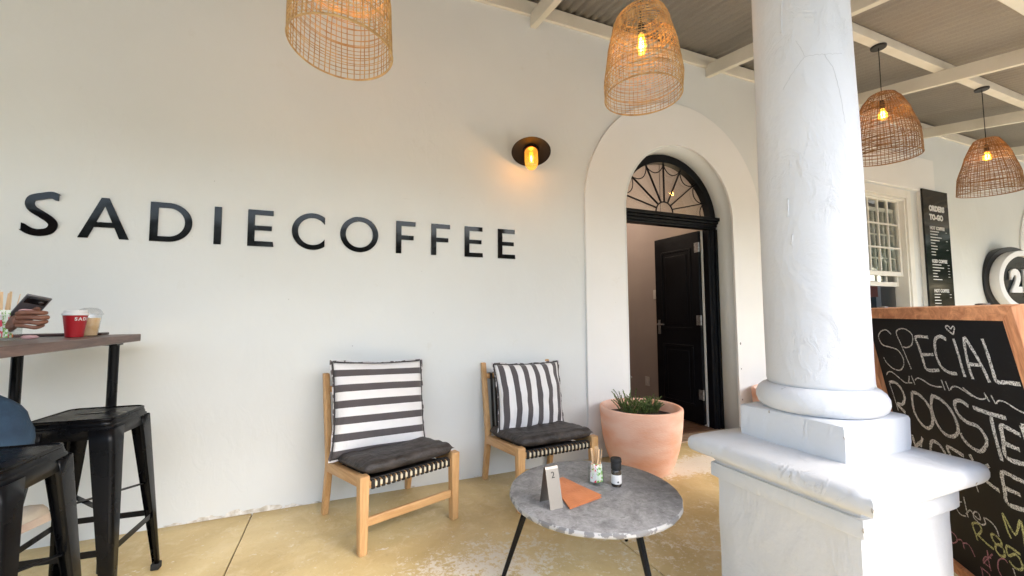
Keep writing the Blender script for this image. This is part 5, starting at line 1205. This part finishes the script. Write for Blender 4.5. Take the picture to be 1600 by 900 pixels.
# long sleeves and shirt over the body
skin_obj('shirt', [[((-1.27, 2.197, 1.086), .031), ((-1.46, 2.22, 1.10), .042), ((-1.58, 2.30, 1.14), .048), ((-1.72, 2.32, 1.30), .054), ((-1.80, 2.30, 1.40), .068), ((-1.84, 2.14, 1.42), .09, 'c'), ((-1.80, 1.95, 1.40), .068), ((-1.70, 1.86, 1.24), .054), ((-1.55, 1.84, 1.12), .046), ((-1.42, 1.89, 1.09), .036)],
    ['c', ((-1.85, 2.13, 1.25), (.15, .17)), ((-1.87, 2.13, 1.02), (.14, .165)), ((-1.88, 2.13, .90), (.145, .175))]], shirt_m, man)
skin_obj('jeans', [[((-1.88, 2.13, .86), (.15, .17), 'h'), ((-1.78, 2.00, .83), (.10, .10)), ((-1.50, 1.99, .85), .090), ((-1.27, 1.985, .845), .082), ((-1.07, 1.98, .815), .074), ((-1.035, 1.985, .72), .064), ((-1.07, 1.99, .62), .057), ((-1.12, 2.02, .52), .052), ((-1.14, 2.035, .46), .046)],
    ['h', ((-1.78, 2.26, .83), (.10, .10)), ((-1.62, 2.33, .80), .085), ((-1.50, 2.36, .77), .07), ((-1.49, 2.37, .60), .058), ((-1.52, 2.38, .38), .048)]], denim_m, man)
skin_obj('hair', [[((-1.86, 2.13, 1.66), .07), ((-1.85, 2.13, 1.76), (.092, .10)), ((-1.82, 2.13, 1.84), (.075, .085))]], hair_m, man)
bm = BM()
for s in (-1, 1): lathe(bm, [(.001, -.008), (.008, -.004), (.009, 0), (.008, .004), (.001, .008)], (-1.718, 2.13+s*.032, 1.70), 10)
link('eye', bm, rubber_m, man)
# shoe with a thick pale sole resting on the stool rung, toe pointing to the right and slightly up
def shoe(px, py, pz, pit, yw_):
    Ms = Matrix.Translation((px, py, pz)) @ Matrix.Rotation(R(yw_), 4, 'Z') @ Matrix.Rotation(R(-pit), 4, 'Y')
    def outline(k, n=28):
        out = []
        for i in range(n):
            a = 2*math.pi*i/n; x = .135*math.cos(a); w_ = .046 if x > -.02 else .036+.010*max(0, (x+.135)/.115); out.append((x, k*w_*math.copysign(abs(math.sin(a))**.75, math.sin(a))))
        return out
    bm = from_curve([outline(1)], .026); bmesh.ops.transform(bm, matrix=Ms @ Matrix.Translation((0, 0, -.02)), verts=bm.verts); sole = link('shoe_sole', bm, mat('wood_look_sole', (.46, .31, .24), (.62, .52, .42), 9, rough=.6), man, bevel=.004)
    bm = BM(); rings = []
    for (z, sc_, ox, sx_) in ((-.0065, 1.0, 0, 1), (.012, 1.0, 0, 1), (.030, .92, -.006, .97), (.046, .74, -.024, .82), (.058, .55, -.048, .62), (.072, .45, -.070, .42), (.086, .43, -.078, .38)):
        rings.append([bm.verts.new(Ms @ Vector((x*sx_+ox, y*sc_, z))) for x, y in outline(1)])
    for r0, r1 in zip(rings[:-1], rings[1:]):
        for k in range(len(r0)): bm.faces.new((r0[k], r0[(k+1) % len(r0)], r1[(k+1) % len(r0)], r1[k]))
    bm.faces.new(rings[0][::-1]); bm.faces.new(rings[-1])
    link('shoe_upper', bm, mat('cream_canvas', (.66, .60, .50), (.55, .48, .38), 20, rough=.9, bump=.3), man, smooth=True)
    bm = BM()
    for i in range(4):
        x = .03-.028*i; tube(bm, [Ms @ Vector((x, -.022, .036+.012*i)), Ms @ Vector((x-.008, 0, .050+.010*i)), Ms @ Vector((x-.01, .022, .036+.012*i))], .0022, 5)
    for s in (-1, 1): tube(bm, [Ms @ Vector((-.05+.016*math.cos(t_)*1.2, s*.012+s*.016*math.sin(t_), .078+.014*math.sin(t_+1))) for t_ in [k*.63 for k in range(10)]], .0018, 5, True)
    link('shoe_lace', bm, rubber_m, man, kind='stuff')
shoe(-1.065, 2.03, .415, 24, -18); shoe(-1.44, 2.40, .30, 0, 0)
bs = make_stool('black metal stool carrying the seated person, beyond the left edge', (-1.86, 2.12, 0), R(3))

ph = thing('phone', 'grey smartphone with dark camera window held up over the bar table', 'phone', tuple(hp_(0, 0, 0)))
la = (cr*.112+cu_*.088-cf*.032).normalized(); wa = cr*.40-cu_*.25+cf*.85; wa = (wa-la*wa.dot(la)).normalized(); na = la.cross(wa).normalized()
if na.dot(cf) < 0: wa, na = wa, -na
Bp = Matrix(((wa.x, na.x, la.x, 0), (wa.y, na.y, la.y, 0), (wa.z, na.z, la.z, 0), (0, 0, 0, 1)))
Mp = Matrix.Translation(hp_(-.022, .036, .014)) @ Bp
bm = BM(); box(bm, (0, 0, 0), (.071, .0085, .146)); bmesh.ops.transform(bm, matrix=Mp, verts=bm.verts); phb = link('phone_body', bm, mat('grey_metal_back', (.16, .165, .18), (.13, .135, .15), 3, rough=.28, metal=.5), ph, bevel=.004)
bm = BM(); box(bm, (0, -.0056, .045), (.058, .002, .030)); bmesh.ops.transform(bm, matrix=Mp, verts=bm.verts); link('camera_window', bm, glassdark_m, ph, bevel=.0015)
bm = BM(); lathe(bm, [(.001, -.001), (.0065, -.001), (.007, .0), (.0065, .001), (.001, .001)], (0, 0, 0), 16, Matrix.Rotation(R(90), 3, 'X')); bmesh.ops.transform(bm, matrix=Mp @ Matrix.Translation((.014, -.0072, .045)), verts=bm.verts); link('camera_lens', bm, steel_m, ph, smooth=True)
bm = BM(); box(bm, (0, .0045, 0), (.066, .001, .140)); bmesh.ops.transform(bm, matrix=Mp, verts=bm.verts); link('screen', bm, glassdark_m, ph)
bm = BM(); tube(bm, [Mp @ Vector((.022*math.cos(a), -.011-.006*math.sin(a), -.012+.018*math.sin(a))) for a in [2*math.pi*k/20 for k in range(20)]], .0032, 6, True); link('grip_ring', bm, pink_m, ph, smooth='all')

man2 = thing('person', 'person sitting inside the room, only dark hair showing above the chalkboard', 'person', (7.380, 3.520, 0))
skin_obj('body', [[((7.380, 3.520, .52), (.15, .12), 'h'), ((7.380, 3.530, .72), (.14, .11)), ((7.380, 3.530, .92), (.15, .10), 'c'), ((7.380, 3.530, .99), .05), ((7.380, 3.510, 1.10), (.075, .09)), ((7.380, 3.510, 1.17), (.07, .085))],
    ['c', ((7.200, 3.520, .92), .055), ((7.150, 3.400, .72), .042), ((7.230, 3.220, .62), .03)], ['c', ((7.560, 3.520, .92), .055), ((7.610, 3.400, .72), .042), ((7.530, 3.220, .62), .03)],
    ['h', ((7.280, 3.350, .5), .08), ((7.280, 3.100, .48), .06), ((7.280, 3.080, .1), .04)], ['h', ((7.480, 3.350, .5), .08), ((7.480, 3.100, .48), .06), ((7.480, 3.080, .1), .04)]], skin_m, man2)
skin_obj('shirt', [[((7.380, 3.520, .5), (.165, .135)), ((7.380, 3.530, .72), (.155, .125)), ((7.380, 3.530, .91), (.165, .115), 'c')], ['c', ((7.190, 3.520, .9), .065), ((7.150, 3.420, .76), .054)], ['c', ((7.570, 3.520, .9), .065), ((7.610, 3.420, .76), .054)]], shirt_m, man2)
skin_obj('hair', [[((7.380, 3.550, 1.08), .08), ((7.380, 3.540, 1.17), (.088, .10)), ((7.380, 3.530, 1.235), (.075, .085))]], hair_m, man2)

# ------------------------------------------------------------------ made-up garden out of view, added for reflections and the shade it throws
bark_m = mat('grey_bark', (.16, .12, .09), (.09, .07, .05), 12, rough=.95, bump=.8, stretch=(4, 4, 1))
crown_m = mat('tree_leaf', (.07, .11, .03), (.04, .065, .02), 3, rough=.7)
def tree(label, x, y, h, r, seed):
    rnd = random.Random(seed); t = thing('tree', label, 'tree', (x, y, -.16))
    bm = BM(); tube(bm, [(0, 0, 0), (.1, .05, h*.25), (-.05, .1, h*.5), (.05, 0, h*.75)], .16, 10, r2=.05)
    for i in range(7):
        a = rnd.uniform(0, 6.28); z = h*rnd.uniform(.35, .7); tube(bm, [(0, 0, z), (r*.4*math.cos(a), r*.4*math.sin(a), z+.5), (r*.8*math.cos(a), r*.8*math.sin(a), z+.9)], .06, 6, r2=.015)
    link('trunk', bm, bark_m, t, local=True, smooth='all')
    bm = BM()
    cl = [(Vector((rnd.gauss(0, .45)*r, rnd.gauss(0, .45)*r, h*.68+rnd.gauss(0, .3)*r)), rnd.uniform(.25, .5)*r) for _ in range(16)]
    for i in range(3500):
        c, cr_ = rnd.choice(cl); d = Vector((rnd.gauss(0, 1), rnd.gauss(0, 1), rnd.gauss(0, 1))).normalized(); p = c+d*cr_*rnd.uniform(.6, 1); s = rnd.uniform(.05, .12)
        a = Vector((rnd.gauss(0, 1), rnd.gauss(0, 1), rnd.gauss(0, 1))).normalized(); b = a.cross(d); b = b.normalized() if b.length > .01 else Vector((1, 0, 0))
        v = [bm.verts.new(p-a*s), bm.verts.new(p+b*s*.6), bm.verts.new(p+a*s), bm.verts.new(p-b*s*.6)]; bm.faces.new(v)
    link('crown', bm, crown_m, t, local=True)
for i, (x, y, h, r, lab) in enumerate(((-9, -12, 4.5, 2.2, 'bushy garden tree added out of view well left of the veranda'), (1.5, -14, 5.2, 2.5, 'broad garden tree added out of view opposite the letters'), (9, -13, 4.6, 2.2, 'rounded garden tree added out of view opposite the arch'), (17, -11, 4.5, 2.3, 'garden tree added out of view opposite the menu board'))):
    tree(lab, x, y, h, r, 40+i)
tree('garden tree beyond the right end of the veranda', 23, -3, 5, 2.4, 71); tree('second unseen garden tree beyond the right end of the veranda', 27, 2, 5.5, 2.6, 72)
bm = BM(); rnd = random.Random(12)  # hedge added out of view to darken the menu board's reflection
for i in range(11000):
    p = Vector((32+rnd.gauss(0, .6), rnd.uniform(-18, 14), -.16+rnd.random()*7)); a = Vector((rnd.gauss(0, 1), rnd.gauss(0, 1), rnd.gauss(0, 1))).normalized(); b = a.cross(Vector((.3, .2, 1))).normalized(); s = rnd.uniform(.14, .30)
    bm.faces.new([bm.verts.new(p-a*s), bm.verts.new(p+b*s*.7), bm.verts.new(p+a*s), bm.verts.new(p-b*s*.7)])
hd = link('added_hedge', bm, crown_m); tag(hd, 'unseen green hedge added for reflections beyond the right end of the veranda', 'hedge')
bm = BM(); rnd = random.Random(9)  # unseen hedge added to keep bright sky out of the letters' reflections
for i in range(30000):
    p = Vector((rnd.uniform(-26, 34), -17+rnd.gauss(0, .6), -.16+rnd.random()**.8*5.6+.9*mnoise.noise(Vector((i*.37, 0, 0))))); a = Vector((rnd.gauss(0, 1), rnd.gauss(0, 1), rnd.gauss(0, 1))).normalized(); b = a.cross(Vector((.3, .2, 1))).normalized(); s = rnd.uniform(.12, .26)
    bm.faces.new([bm.verts.new(p-a*s), bm.verts.new(p+b*s*.7), bm.verts.new(p+a*s), bm.verts.new(p-b*s*.7)])
hd = link('added_hedge', bm, crown_m); tag(hd, 'long green hedge added out of view opposite the cafe to darken reflections', 'hedge')
